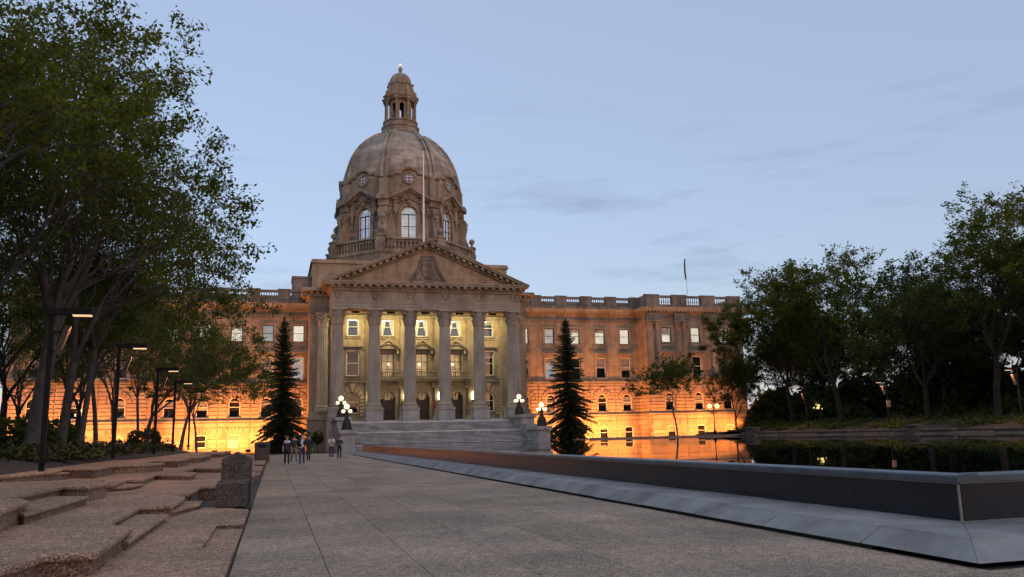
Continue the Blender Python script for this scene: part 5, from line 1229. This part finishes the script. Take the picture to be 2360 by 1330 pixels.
# gabled aggregate block with a low box in front
t = thing('waste_bin', 'large gabled aggregate concrete bin with a low block before it beside the plaza', 'litter bin', (-0.85, 19.0, 0.05))
b = MB(); P = [(-0.30,0.0),(0.36,0.0),(0.36,1.01),(0.03,1.17),(-0.30,1.01)]
b.prism_y([(x*1.0, z) for x, z in P], 1.55, 2.2); o = obj('gabled_post', b.mesh('gabled_post', M['bin']), t); m_ = o.modifiers.new('edge','BEVEL'); m_.width = 0.02; m_.segments = 2
box_bev('low_block', t, -0.30, 0.30, -0.05, 0.42, 0.04, 0.54, 'bin'); box_bev('low_block', t, 0.02, 0.30, 0.43, 1.54, -0.02, 0.50, 'bin'); box_bev('block_top', t, -0.31, 0.33, 0.42, 1.53, 0.505, 0.56, 'bin')
def litter_bin(label, loc, rz):
    t = thing('litter_bin', label, 'litter bin', loc, rz)
    b = MB(); c = 0.12; w, d, h = 0.48, 0.48, 1.28
    A = [(-w+c,-d),(w-c,-d),(w,-d+c),(w,d-c),(w-c,d),(-w+c,d),(-w,d-c),(-w,-d+c)]
    b.prism_z(A, 0, h-0.28); A2 = offset_poly(A, 0.0); 
    top = [(x*0.86, y*0.86) for x, y in A]
    n = 8; b.add([(x,y,h-0.28) for x,y in A] + [(x,y,h-0.06) for x,y in A] + [(x,y,h) for x,y in top], [(i,(i+1)%n,(i+1)%n+n,i+n) for i in range(n)] + [(i+n,(i+1)%n+n,(i+1)%n+2*n,i+2*n) for i in range(n)] + [tuple(range(2*n,3*n))])
    obj('body', b.mesh('body', M['bin']), t)
    b = MB(); b.box(-0.26, 0.26, -d-0.012, -d+0.05, h-0.36, h-0.14); obj('opening', b.mesh('opening', M['dark']), t)
    b = MB(); b.box(-0.3, 0.3, -0.3, 0.3, h, h+0.02); obj('lid', b.mesh('lid', plain('steel', (0.5,0.52,0.55), 0.35, metal=0.8)), t); return t
litter_bin('square aggregate bin at the far left edge of the plaza near the walking people', (-0.75, 58.6, 0.10), 0)
litter_bin('pale aggregate bin on the pool edge under the right hand trees', (BX+0.5, 57.0, 0.78), R(-65)).scale = (1.25, 1.25, 0.6)
litter_bin('dark aggregate bin at the far corner of the pool before the pavilion', (BX+0.4, 81.0, 0.75), R(-65)).scale = (1.3, 1.3, 0.75)
# garden wall right of the building
t = thing('garden_wall', 'pinkish garden wall with railings right of the lit pavilion', 'wall', (75, 113, 0)); b = MB(); b.box(-5.5, 5, 0, 0.4, 0, 3.7); b.box(-5.6, 5.1, -0.08, 0.48, 3.7, 3.95); obj('wall', b.mesh('wall', M['sandblock']), t)
for k in range(7):
    b = MB(); b.box(-3.2+k*1.1, -3.1+k*1.1, -0.12, -0.06, 0.6, 2.4); obj('railing_bar', b.mesh('railing_bar', M['white']), t)

# ================================================================ vegetation
def quads_mesh(name, V, mat):
    """V: (N,4,3) array of quads"""
    N = len(V); me = bpy.data.meshes.new(name); me.vertices.add(N*4); me.vertices.foreach_set('co', V.astype(np.float32).ravel())
    me.loops.add(N*4); me.loops.foreach_set('vertex_index', np.arange(N*4, dtype=np.int32))
    me.polygons.add(N); me.polygons.foreach_set('loop_start', np.arange(0, N*4, 4, dtype=np.int32))
    me.materials.append(mat); me.update(calc_edges=True); me.validate(); return me
def leaf_quads(C, size, rs, flat=0.35, aspect=0.55):
    N = len(C); nrm = rs.normal(size=(N,3)); nrm[:,2] = np.abs(nrm[:,2]) + flat; nrm /= np.linalg.norm(nrm, axis=1)[:,None]
    a = np.cross(nrm, rs.normal(size=(N,3))); a /= np.linalg.norm(a, axis=1)[:,None] + 1e-9; b = np.cross(nrm, a)
    s = (size * rs.uniform(0.5, 1.55, N))[:,None]; a = a*s; b = b*s*aspect
    return np.stack([C-a, C-b*1.0+a*0.15, C+a, C+b*1.0+a*0.15], axis=1)
def tree_meshes(seed, H, r0, trunk_frac, spread, leaves, lsize, bark, leafmat, limbs=4, droop=0.0, lean=(0,0), bare=0.0, kids=(4,4,4,4), low=0):
    rng = random.Random(seed); rs = np.random.RandomState(seed); tb = MB(); tips = []
    Ls = [H*trunk_frac, H*0.27, H*0.205, H*0.15, H*0.105, H*0.06]; sides = [10,8,6,5,4,3]
    def grow(p, d, lvl, r):
        L = Ls[lvl]*rng.uniform(0.75, 1.2); n = 4 if lvl < 3 else 3; pts = [p]; rad = [r*(1.25 if lvl == 0 else 1)]; rend = r*(0.72 if lvl == 0 else 0.45)
        dd = d.copy()
        for k in range(n):
            w = 0.10 if lvl == 0 else 0.20
            dd = (dd + Vector((rng.gauss(0,w*(0.6 if lvl == 0 else 1)), rng.gauss(0,w*(0.6 if lvl == 0 else 1)), rng.gauss(0,w*0.6))) + Vector((0,0,0.07 if lvl and lvl < 4 else -droop*(lvl >= 4)))).normalized()
            pts.append(pts[-1] + dd*(L/n)); rad.append(r + (rend-r)*(k+1)/n)
        tb.tube(pts, [max(q_, 0.009) for q_ in rad], sides[lvl], caps=False)
        if lvl >= 4 or (lvl == 3 and rng.random() < 0.5):
            for q in pts[1:]: tips.append((q, lvl))
        if lvl == 5: return
        nk = limbs if lvl == 0 else kids[lvl-1]; ph = rng.uniform(0, 2*PI)
        if lvl == 1 or (lvl == 0 and low):        # low spreading side branches
            for k in range(low):
                i = 1 + (k % max(1, n-1)); a = rng.uniform(0, 2*PI); nd = (Vector((math.cos(a), math.sin(a), rng.uniform(0.0,0.35)))).normalized()
                grow(pts[i], nd, 2, rad[i]*0.4)
        for k in range(nk):
            t = 1.0 if (k < 2 or lvl == 0) else rng.uniform(0.35, 0.9)
            i = min(n-1, int(t*n)); q = pts[i] + (pts[i+1]-pts[i])*min(1, (t*n-i)) if t < 1 else pts[-1]
            ang = rng.uniform(0.30, 0.62)*spread if lvl == 0 else rng.uniform(0.38, 0.9)
            ax = dd.cross(Vector((0.2,0.1,1)) if abs(dd.z) < 0.95 else Vector((1,0,0))).normalized()
            ax = Matrix.Rotation(ph + k*2*PI/nk + rng.uniform(-0.4,0.4), 3, dd) @ ax
            nd = Matrix.Rotation(ang, 3, ax) @ dd
            if nd.z < -0.25: nd.z *= 0.3; nd.normalize()
            grow(q, nd, lvl+1, rad[i]*(0.62 if lvl == 0 else 0.58) if t < 1 else rend*(0.85 if lvl else 0.68))
    grow(Vector((0,0,-0.4)), Vector((lean[0],lean[1],1)).normalized(), 0, r0)
    T = np.array([tuple(q) for q, l in tips]); zmax = T[:,2].max()
    rr = np.hypot(T[:,0], T[:,1]); w = np.clip(0.12 + 0.5*(T[:,2]/zmax)**2 + 1.3*(rr/max(1,rr.max()))**2, 0.1, 2)
    if bare: w *= np.where(rs.uniform(size=len(T)) < bare, 0.05, 1)
    w *= rs.gamma(0.55, 1.0, len(T)) + 0.03
    idx = rs.choice(len(T), leaves, p=w/w.sum()); C = T[idx] + rs.normal(size=(leaves,3))*np.array([0.15,0.15,0.12])*(H/15)
    return tb.mesh('trunk', bark, 60), quads_mesh('crown', leaf_quads(C, lsize, rs), leafmat)
def plant_tree(ms, label, loc, rz, s=1.0, group=None, name='elm_tree', wide=1.0):
    t = thing(name, label, 'tree', loc, rz, group); t.scale = (s*wide, s*wide, s)
    obj('trunk', ms[0], t); obj('crown', ms[1], t); return t
elm = [tree_meshes(101+i, 17.5, 0.235, 0.27, 0.78+0.06*i, 19500, 0.09, M['bark'], M['leaf'], limbs=4, lean=(0.04*(i-1), 0.02), droop=0.10) for i in range(3)]
near = tree_meshes(211, 17.0, 0.32, 0.24, 0.95, 42000, 0.074, M['bark'], M['leaf'], limbs=5, droop=0.05)
back = tree_meshes(251, 17.0, 0.28, 0.22, 1.1, 5500, 0.10, M['barkdark'], M['leaf'], limbs=4)
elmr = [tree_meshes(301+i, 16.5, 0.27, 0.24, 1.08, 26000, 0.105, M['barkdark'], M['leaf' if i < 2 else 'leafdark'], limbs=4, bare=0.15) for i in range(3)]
young = tree_meshes(401, 9.0, 0.11, 0.36, 1.15, 9000, 0.095, M['bark'], M['leaf'], limbs=4, kids=(4,4,3,3))
GL = 'tall trees along the left side of the plaza'
for i, (x, y, k, rz, s) in enumerate([(-9.6,20.5,'n',1.6,0.95), (-9.2,30.5,0,0.5,1.04), (-9.0,36.6,'n',2.6,1.20), (-9.2,42.0,1,3.6,1.24), (-9.4,47.0,2,5.0,1.04), (-9.9,54.0,0,1.2,0.92), (-10.2,61.0,1,0.3,0.86), (-10.6,74.0,2,2.2,0.80)]):
    w = ['overhanging leafy tree nearest the camera at the left edge, its trunk out of view','thick trunked tree behind the nearest lamp post','leaning forked tree just right of the nearest lamp post','tree between the nearest and second lamp posts','tree with a pale trunk beside the second lamp post','tree between the second and third lamp posts','slanting trunked tree beside the third lamp post','tree whose crown brushes the left end of the parapet'][i]
    plant_tree(near if k == 'n' else elm[k], w, (x, y, 0.95), rz, s, GL, wide=0.95 if i == 0 else 0.88 if i == 2 else 0.78 if i < 4 else 0.66)
for x, y, k, rz, s, w in ((-9.0,66.5,1,2.0,0.74,'low leafy tree behind the third lamp post before the lit left wing'), (-8.3,83.0,0,4.4,0.72,'low leafy tree farthest along the left row, its crown beside the spruce')):
    plant_tree(elm[k], w, (x, y, 0.85), rz, s, GL, wide=1.05)
plant_tree(young, 'young tree with thin trunk standing close before the lit left wing', (-7.9, 96, 0.6), 1.0, 1.25, GL)
rnd = random.Random(77)
GB = 'trees in the back rows left of the plaza'
for i, (x, y) in enumerate([(-15.5,27),(-15,35),(-16.5,44),(-15.5,53),(-17,62),(-15.5,72),(-17,84),(-24,40),(-25,56),(-27,70),(-24,92),(-32,88)]):
    plant_tree(back, 'tall leafy tree in the shaded back rows behind the lamp posts', (x, y, 1.2), rnd.uniform(0,6.28), rnd.uniform(0.88,1.05), GB)
GR = 'tall trees along the right bank of the pool'
for i, (x, y, k, rz, s) in enumerate([(58.5,49.3,0,0.8,1.16),(59.5,58.2,1,2.0,1.22),(61,67.8,2,4.1,1.16),(59.5,78.7,0,3.3,1.28),(61.0,90.0,1,5.2,1.15)]):
    w = ['tall tree at the right edge of the photo','tall thin topped tree second from the right edge','rounded tree in the middle of the right bank','tall open tree whose pale trunk stands behind the middle bin','tree nearest the right pavilion with sky behind its crown'][i]
    plant_tree(elmr[k], w, (x, y, 2.0), rz, s, GR)
GRB = 'dark trees in the back rows of the right bank'
for i, (x, y) in enumerate([(69,54),(70,64),(69,74),(72,84),(70,95),(79,60),(80,77),(82,92),(78,104),(88,70),(92,108),(96,90),(92,58),(100,100),(73,112),(76,106),(84,113),(66,96)]):
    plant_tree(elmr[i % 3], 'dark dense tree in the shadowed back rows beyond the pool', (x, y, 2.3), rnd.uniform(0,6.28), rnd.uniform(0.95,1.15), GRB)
plant_tree(young, 'slender young tree with open crown reflected at the far edge of the pool', (43.9, 86.9, 0.75), 0.4, 1.08, None, 'young_tree')
plant_tree(elmr[2], 'leafy tree standing in front of the right end of the lit pavilion', (57.3, 97, 0.8), 1.9, 0.80, None, 'park_tree', wide=0.62)
def wood(name, label, boxes, n, size, seed, mat):
    rs = np.random.RandomState(seed); C = []
    for (cx, cy, rx, ry, h, m) in boxes:
        d = rs.normal(size=(m,3)); d /= np.linalg.norm(d, axis=1)[:,None]; q = d*np.array([rx,ry,h])*(rs.uniform(0.75,1.05,m))[:,None]; q[:,2] = np.abs(q[:,2])*(1+0.15*np.sin(q[:,0]*1.7+q[:,1]*1.3)) + 1.0
        C.append(q + np.array([cx,cy,0]))
    o = obj(name, quads_mesh(name, leaf_quads(np.concatenate(C), size, rs, 0.3, 0.6), M[mat])); o['label'] = label; o['category'] = 'woodland'; o['kind'] = 'stuff'
rw = random.Random(8)
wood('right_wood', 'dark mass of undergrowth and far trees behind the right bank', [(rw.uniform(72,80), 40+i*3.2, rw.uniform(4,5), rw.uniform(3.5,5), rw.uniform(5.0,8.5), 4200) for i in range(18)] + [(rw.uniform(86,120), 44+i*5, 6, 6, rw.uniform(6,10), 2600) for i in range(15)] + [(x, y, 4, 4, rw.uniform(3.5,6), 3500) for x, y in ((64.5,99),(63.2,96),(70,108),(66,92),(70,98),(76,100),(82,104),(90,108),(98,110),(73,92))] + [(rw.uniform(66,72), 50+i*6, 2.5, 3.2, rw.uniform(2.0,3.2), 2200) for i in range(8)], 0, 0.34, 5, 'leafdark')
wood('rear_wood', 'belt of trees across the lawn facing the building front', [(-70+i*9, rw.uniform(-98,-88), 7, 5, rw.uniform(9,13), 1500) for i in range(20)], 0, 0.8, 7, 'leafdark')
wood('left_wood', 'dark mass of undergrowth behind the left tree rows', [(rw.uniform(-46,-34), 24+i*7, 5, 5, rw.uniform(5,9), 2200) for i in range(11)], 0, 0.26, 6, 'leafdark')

def spruce(label, loc, H, Rb, seed, rz=0):
    rng = random.Random(seed); rs = np.random.RandomState(seed); t = thing('spruce_tree', label, 'tree', loc, rz)
    tb = MB(); tb.tube([(0,0,-0.3),(0,0,H*0.5),(0,0,H)], [0.30,0.16,0.02], 8); Q = []
    z = 0.5
    while z < H-0.25:
        u = z/H; n = 8 if u < 0.7 else 6; Lm = Rb*(1-u)**0.74*(0.86 if u < 0.10 else 1.0) + 0.12; ph = rng.uniform(0, 6.28)
        for k in range(n):
            a = ph + 2*PI*k/n + rng.uniform(-0.3,0.3); L = Lm*(rng.uniform(0.72, 1.22) if rng.random() > 0.22 else rng.uniform(0.35,0.6)); up = 0.35*u - 0.16 + rng.uniform(-0.06,0.06)
            m = max(4, int(L/0.18)); P0 = np.array([0,0,z]); c, s = math.cos(a), math.sin(a); tip = None
            for j in range(m+1):
                f = j/m; p = np.array([c*L*f, s*L*f, z + L*(up*f*1.6 - 0.85*f*f*(1-u*0.75) + 0.36*f**3)])
                w = 0.52*(1-f*0.72)*(0.55+L/Rb)
                for side in (-1, 1):
                    for q in range(3):
                        d = np.array([c*0.55 - side*s*0.8, s*0.55 + side*c*0.8, -0.35-0.3*rng.random()]); d = d/np.linalg.norm(d)*w*rng.uniform(0.7,1.35)
                        e = np.array([c*0.5, s*0.5, 0.15*rng.uniform(-1,1)])*0.16
                        p2 = p + rs.normal(size=3)*0.05; Q.append([p2-e*0.4, p2+d*0.55-e, p2+d, p2+d*0.55+e])
                d = np.array([0,0,-1.0])*w*rng.uniform(0.5,1.0); e = np.array([c,s,0])*0.11; Q.append([p-e*0.3, p+d*0.5-e, p+d, p+d*0.5+e])
            tb.tube([(0,0,z),(c*L*0.8,s*L*0.8,z+L*(up*1.28-0.42*(1-u*0.75)))], [0.035,0.012], 4, caps=False)
        z += rng.uniform(0.26,0.48) if u < 0.6 else rng.uniform(0.22,0.36)
    for k in range(30): Q.append([np.array([0,0,H-0.5+k*0.02])+rs.normal(size=3)*0.03 for _ in range(1)]*1 + [np.array([0,0,H-0.4+k*0.02])+rs.normal(size=3)*0.1 for _ in range(3)])
    obj('trunk', tb.mesh('trunk', M['barkdark'], 60), t); obj('crown', quads_mesh('crown', np.array(Q), M['needle']), t); return t
spruce('dark pointed spruce in front of the left wing beside the walkers', (0.85, 104, 0.0), 16.1, 3.3, 5)
spruce('dark pointed spruce in front of the right wing reflected in the pool', (36.6, 103, 0.5), 15.8, 3.6, 8)
# ground cover and shrubs
def cover(name, label, cat, pts, size, seed, mat, h, n, **kw):
    rs = np.random.RandomState(seed); P = np.array(pts); i = rs.randint(0, len(P), n)
    C = np.empty((n,3)); g = rs.normal(size=(n,3)); C[:,0] = P[i,0] + g[:,0]*P[i,3]*0.5; C[:,1] = P[i,1] + g[:,1]*P[i,3]*0.5
    C[:,2] = P[i,2] + np.abs(rs.normal(size=n))*h*np.exp(-(g[:,0]**2+g[:,1]**2)*0.35)
    o = obj(name, quads_mesh(name, leaf_quads(C, size, rs, 0.6, 0.4), M[mat])); o['label'] = label; o['category'] = cat; o['kind'] = 'stuff'; return o
rnd = random.Random(31); pts = []
for k in range(260):
    y = rnd.uniform(22.5, 68); x = -7.9 - abs(rnd.gauss(0, 2.6)) + (0.9 if y > 30 else 0); pts.append((x, y, 1.02 + 0.02*min(8,-x-7) , rnd.uniform(0.35,0.8)))
cover('ground_cover', 'low yellowish green ground cover on the left planting bed', 'ground cover', pts, 0.11, 3, 'shrubleaf', 0.24, 36000)
pts = []
for k in range(240):
    y = rnd.uniform(30, 90); x = 53.6 + abs(rnd.gauss(0, 5.0)); pts.append((x, y, 1.35 + 0.10*min(7, x-53.4), rnd.uniform(0.6,1.3)))
cover('bank_ground_cover', 'dark green ground cover on the bank beyond the pool', 'ground cover', pts, 0.15, 4, 'leafdark', 0.26, 26000)
def shrub(name, label, loc, r, h, n, seed, mat, group=None, stem=0.0):
    t = thing(name, label, 'shrub', loc, 0, group); rs = np.random.RandomState(seed); d = rs.normal(size=(n,3)); d /= np.linalg.norm(d, axis=1)[:,None]
    C = d*(rs.uniform(0.55,1.08,n)**0.5)[:,None]*np.array([r,r,h/2]); C[:,2] += h/2+stem; C *= (1+0.12*np.sin(d[:,:1]*5+d[:,1:2]*4))
    b = MB(); b.tube([(0,0,-0.05),(0,0,stem+h*0.5)], [0.05,0.03], 6); obj('stem', b.mesh('stem', M['barkdark']), t); obj('foliage', quads_mesh('foliage', leaf_quads(C, 0.10, rs), M[mat]), t)
for i, (x, y, r_, h) in enumerate([(-10.2,40,1.3,1.5),(-12.5,33,1.2,1.3),(-12,52,1.5,1.6),(-9.5,70,1.2,1.3),(-13.5,62,1.4,1.5)]):
    shrub('rounded_shrub', ['dark rounded shrub between the nearest lamp post and the second','dark rounded shrub behind the nearest lamp post, deeper in the left bed','dark rounded shrub beside the third lamp post','dark rounded shrub at the far end of the left bed','dark rounded shrub behind the fourth lamp post'][i], (x, y, 1.2), r_, h, 2200, 60+i, 'leafdark', 'rounded shrubs in the left bed')
shrub('potted_shrub', 'small shrub in a pale pot at the left foot of the portico', (5.0, 103.5, 0.0), 0.65, 1.5, 900, 71, 'leafdark', stem=0.9)
shrub('potted_shrub', 'small two tiered shrub silhouetted before the right wing', (39.6, 106, 0.3), 0.6, 1.0, 700, 72, 'leafdark', stem=1.1)
for i, (x, y) in enumerate([(58,90),(63,93),(67,94),(71,96)]):
    shrub('clipped_shrub', '%s of the low dark clipped shrubs on the bank before the right pavilion' % ['leftmost','second from left','third from left','rightmost'][i], (x, y, 1.4), 1.6, 1.2, 1800, 80+i, 'leafdark', 'clipped shrubs before the right pavilion')

# ================================================================ people
def person(label, loc, rz, H, top, legs, skin, hair, stride=0.0, arms='down', longhair=False, collar=None, open_jacket=None, shoes=(0.02,0.02,0.025), sleeves=True, phase=1, shins=False, bag=None):
    s = H/1.75; t = thing('person', label, 'person', loc, rz)
    J = {}; a = stride*phase
    J['pel'] = (0,0,0.95); J['waist'] = (0,0.01,1.10); J['chest'] = (0,0.02,1.32); J['neck'] = (0,0.01,1.47); J['head0'] = (0,-0.01,1.56); J['head'] = (0,-0.015,1.66); J['crown'] = (0,0.0,1.74)
    for sd, nm in ((-1,'l'), (1,'r')):
        f = sd*a
        J[nm+'hip'] = (sd*0.09,0,0.90); J[nm+'knee'] = (sd*0.10,-f*0.22-abs(f)*0.06,0.50); J[nm+'ank'] = (sd*0.10,-f*0.36+(0.10*abs(f) if f < 0 else 0),0.09); J[nm+'toe'] = (sd*0.115,-f*0.36-0.16,0.04)
        J[nm+'sh'] = (sd*0.19,0.02,1.40); g = -f
        if arms == 'down': J[nm+'el'] = (sd*0.25,0.03-g*0.10,1.13); J[nm+'wr'] = (sd*0.26,-0.05-g*0.20,0.88); J[nm+'ha'] = (sd*0.26,-0.08-g*0.22,0.78)
        else: J[nm+'el'] = (sd*0.27,0.05,1.14); J[nm+'wr'] = (sd*0.14,-0.16,1.12); J[nm+'ha'] = (sd*0.06,-0.19,1.15)
    E = [('pel','waist'),('waist','chest'),('chest','neck'),('neck','head0'),('head0','head'),('head','crown')]
    for nm in 'lr': E += [('pel',nm+'hip'),(nm+'hip',nm+'knee'),(nm+'knee',nm+'ank'),(nm+'ank',nm+'toe'),('chest',nm+'sh'),(nm+'sh',nm+'el'),(nm+'el',nm+'wr'),(nm+'wr',nm+'ha')]
    rad = dict(pel=(0.155,0.115), waist=(0.145,0.105), chest=(0.165,0.115), neck=(0.06,0.06), head0=(0.072,0.08), head=(0.078,0.095), crown=(0.05,0.06))
    for nm in 'lr': rad.update({nm+'hip':(0.095,0.10), nm+'knee':(0.068,0.07), nm+'ank':(0.055,0.06), nm+'toe':(0.042,0.035), nm+'sh':(0.068,0.068), nm+'el':(0.05,0.05), nm+'wr':(0.036,0.036), nm+'ha':(0.032,0.045)})
    names = list(J); me = bpy.data.meshes.new('body'); me.from_pydata([tuple(c*s for c in J[k]) for k in names], [(names.index(x), names.index(y)) for x, y in E], [])
    tmp = bpy.data.objects.new('tmp_body', me); link(tmp); sk = tmp.modifiers.new('skin', 'SKIN'); sk.use_smooth_shade = True
    if not me.skin_vertices: 
        bpy.context.view_layer.objects.active = tmp
    for i, k in enumerate(names):
        v = me.skin_vertices[0].data[i]; v.radius = (rad[k][0]*s, rad[k][1]*s); v.use_root = (k == 'pel')
    sb = tmp.modifiers.new('sub', 'SUBSURF'); sb.levels = 1; sb.render_levels = 1
    dg = bpy.context.evaluated_depsgraph_get(); body = bpy.data.meshes.new_from_object(tmp.evaluated_get(dg)); bpy.data.objects.remove(tmp); body.name = 'body'
    body.materials.clear()
    mats = [skinmat('skin', skin), skinmat('top', top), skinmat('trousers', legs), skinmat('shoes', shoes), skinmat('collar', collar or top), skinmat('shirt', open_jacket or top)]
    for q in mats: body.materials.append(q)
    P = {k: Vector(J[k])*s for k in names}
    def dist(p, x, y):
        x, y = P[x], P[y]; d = y-x; t_ = max(0, min(1, (p-x).dot(d)/d.length_squared)); return (p-(x+d*t_)).length
    reg = {('pel','waist'):1,('waist','chest'):1,('chest','neck'):1,('neck','head0'):0,('head0','head'):0,('head','crown'):0}
    for nm in 'lr': reg.update({('pel',nm+'hip'):2,(nm+'hip',nm+'knee'):2,(nm+'knee',nm+'ank'):0 if shins else 2,(nm+'ank',nm+'toe'):3,('chest',nm+'sh'):1,(nm+'sh',nm+'el'):1,(nm+'el',nm+'wr'):1 if sleeves else 0,(nm+'wr',nm+'ha'):0})
    for f in body.polygons:
        c = f.center; k = min(reg, key=lambda e: dist(c, *e)); m = reg[k]
        if m in (1,2) and abs(c.x) < 0.2*s and k[0] in ('pel','waist','chest'): m = 2 if c.z < 0.93*s else 1
        if m == 1 and collar and c.z > 1.33*s and abs(c.x) < 0.17*s: m = 4
        if m == 1 and open_jacket and abs(c.x) < 0.065*s and c.y < 0: m = 5
        f.material_index = m; f.use_smooth = True
    bo = obj('body', body, t)
    h = MB(); h.ball((0,0.02*s,1.685*s), 0.108*s, 14, 9, 0, (0.92,1.05,0.98)); h.v = [(x, y if y > -0.055*s or z > 1.70*s else -0.055*s + 0.02*s, z) for x, y, z in h.v]
    if longhair: h.tube([(0,0.06*s,1.68*s),(0,0.085*s,1.52*s),(0,0.08*s,1.36*s)], [0.095*s,0.10*s,0.06*s], 10); 
    obj('hair', h.mesh('hair', skinmat('hair', hair), 60), t)
    f = MB()
    for sd in (-1,1): f.ball((sd*0.032*s,-0.098*s,1.665*s), 0.011*s, 6, 4)
    obj('eyes', f.mesh('eyes', skinmat('eye', (0.02,0.02,0.02))), t)
    f = MB(); f.tube([(0,-0.10*s,1.66*s),(0,-0.122*s,1.625*s)], [0.009*s,0.015*s], 5); 
    for sd in (-1,1): f.ball((sd*0.085*s,0.0,1.645*s), 0.022*s, 6, 4, 0, (0.5,0.8,1.2))
    obj('face', f.mesh('face', mats[0]), t)
    f = MB()
    for sd, nm in ((-1,'l'),(1,'r')):
        q = P[nm+'ha']
        for k in range(4): f.tube([q+Vector((0,(-0.025+0.017*k)*s,-0.02*s)), q+Vector((sd*-0.004*s,(-0.027+0.018*k)*s,(-0.085+0.006*abs(k-1.3))*s))], 0.0085*s, 5)
        f.tube([q+Vector((0,-0.03*s,0.02*s)), q+Vector((-sd*0.012*s,-0.06*s,-0.03*s))], 0.0095*s, 5)
    obj('fingers', f.mesh('fingers', mats[0]), t)
    if bag: 
        f = MB(); f.box(-0.1*s, 0.02*s, 0.1*s, 0.34*s, 0.62*s, 0.88*s); f.xf(Matrix.Translation((-0.30*s,-0.1*s,0))); o = obj('bag', f.mesh('bag', skinmat('bag', bag)), t)
    return t
SK = (0.42,0.27,0.20)
person('person walking in a dark vest with white collar, bare pale arms and black trousers', (0.78, 54.6, 0), 0.05, 1.72, (0.035,0.02,0.05), (0.012,0.012,0.015), SK, (0.13,0.08,0.045), 0.5, collar=(0.6,0.58,0.66), sleeves=False)
person('person walking in an open dark jacket over a pale shirt and blue jeans', (1.68, 54.2, 0), -0.05, 1.84, (0.012,0.014,0.018), (0.035,0.05,0.11), SK, (0.04,0.025,0.018), 0.55, phase=-1, open_jacket=(0.55,0.60,0.66))
person('person in dark clothes and light trousers half hidden behind the pair in front', (1.35, 61.0, 0), 0.3, 1.74, (0.02,0.02,0.022), (0.18,0.16,0.16), SK, (0.03,0.02,0.015), 0.6)
person('person in black with a bag walking behind the one in jeans', (2.35, 61.5, 0), -0.2, 1.8, (0.015,0.015,0.018), (0.02,0.02,0.025), SK, (0.03,0.02,0.015), 0.5, bag=(0.02,0.02,0.03))
person('person standing in a white t-shirt and dark blue jeans before the steps', (4.18, 65.5, 0), 0.0, 1.76, (0.68,0.67,0.66), (0.03,0.035,0.06), SK, (0.10,0.07,0.04), 0.12, arms='front', open_jacket=(0.20,0.27,0.17), sleeves=False, shoes=(0.6,0.58,0.56))
person('person with long dark hair standing in a dark top and cropped trousers', (4.76, 65.3, 0), 0.1, 1.70, (0.018,0.016,0.03), (0.02,0.02,0.035), SK, (0.02,0.013,0.012), 0.1, arms='front', longhair=True, shins=False, shoes=(0.25,0.12,0.08))
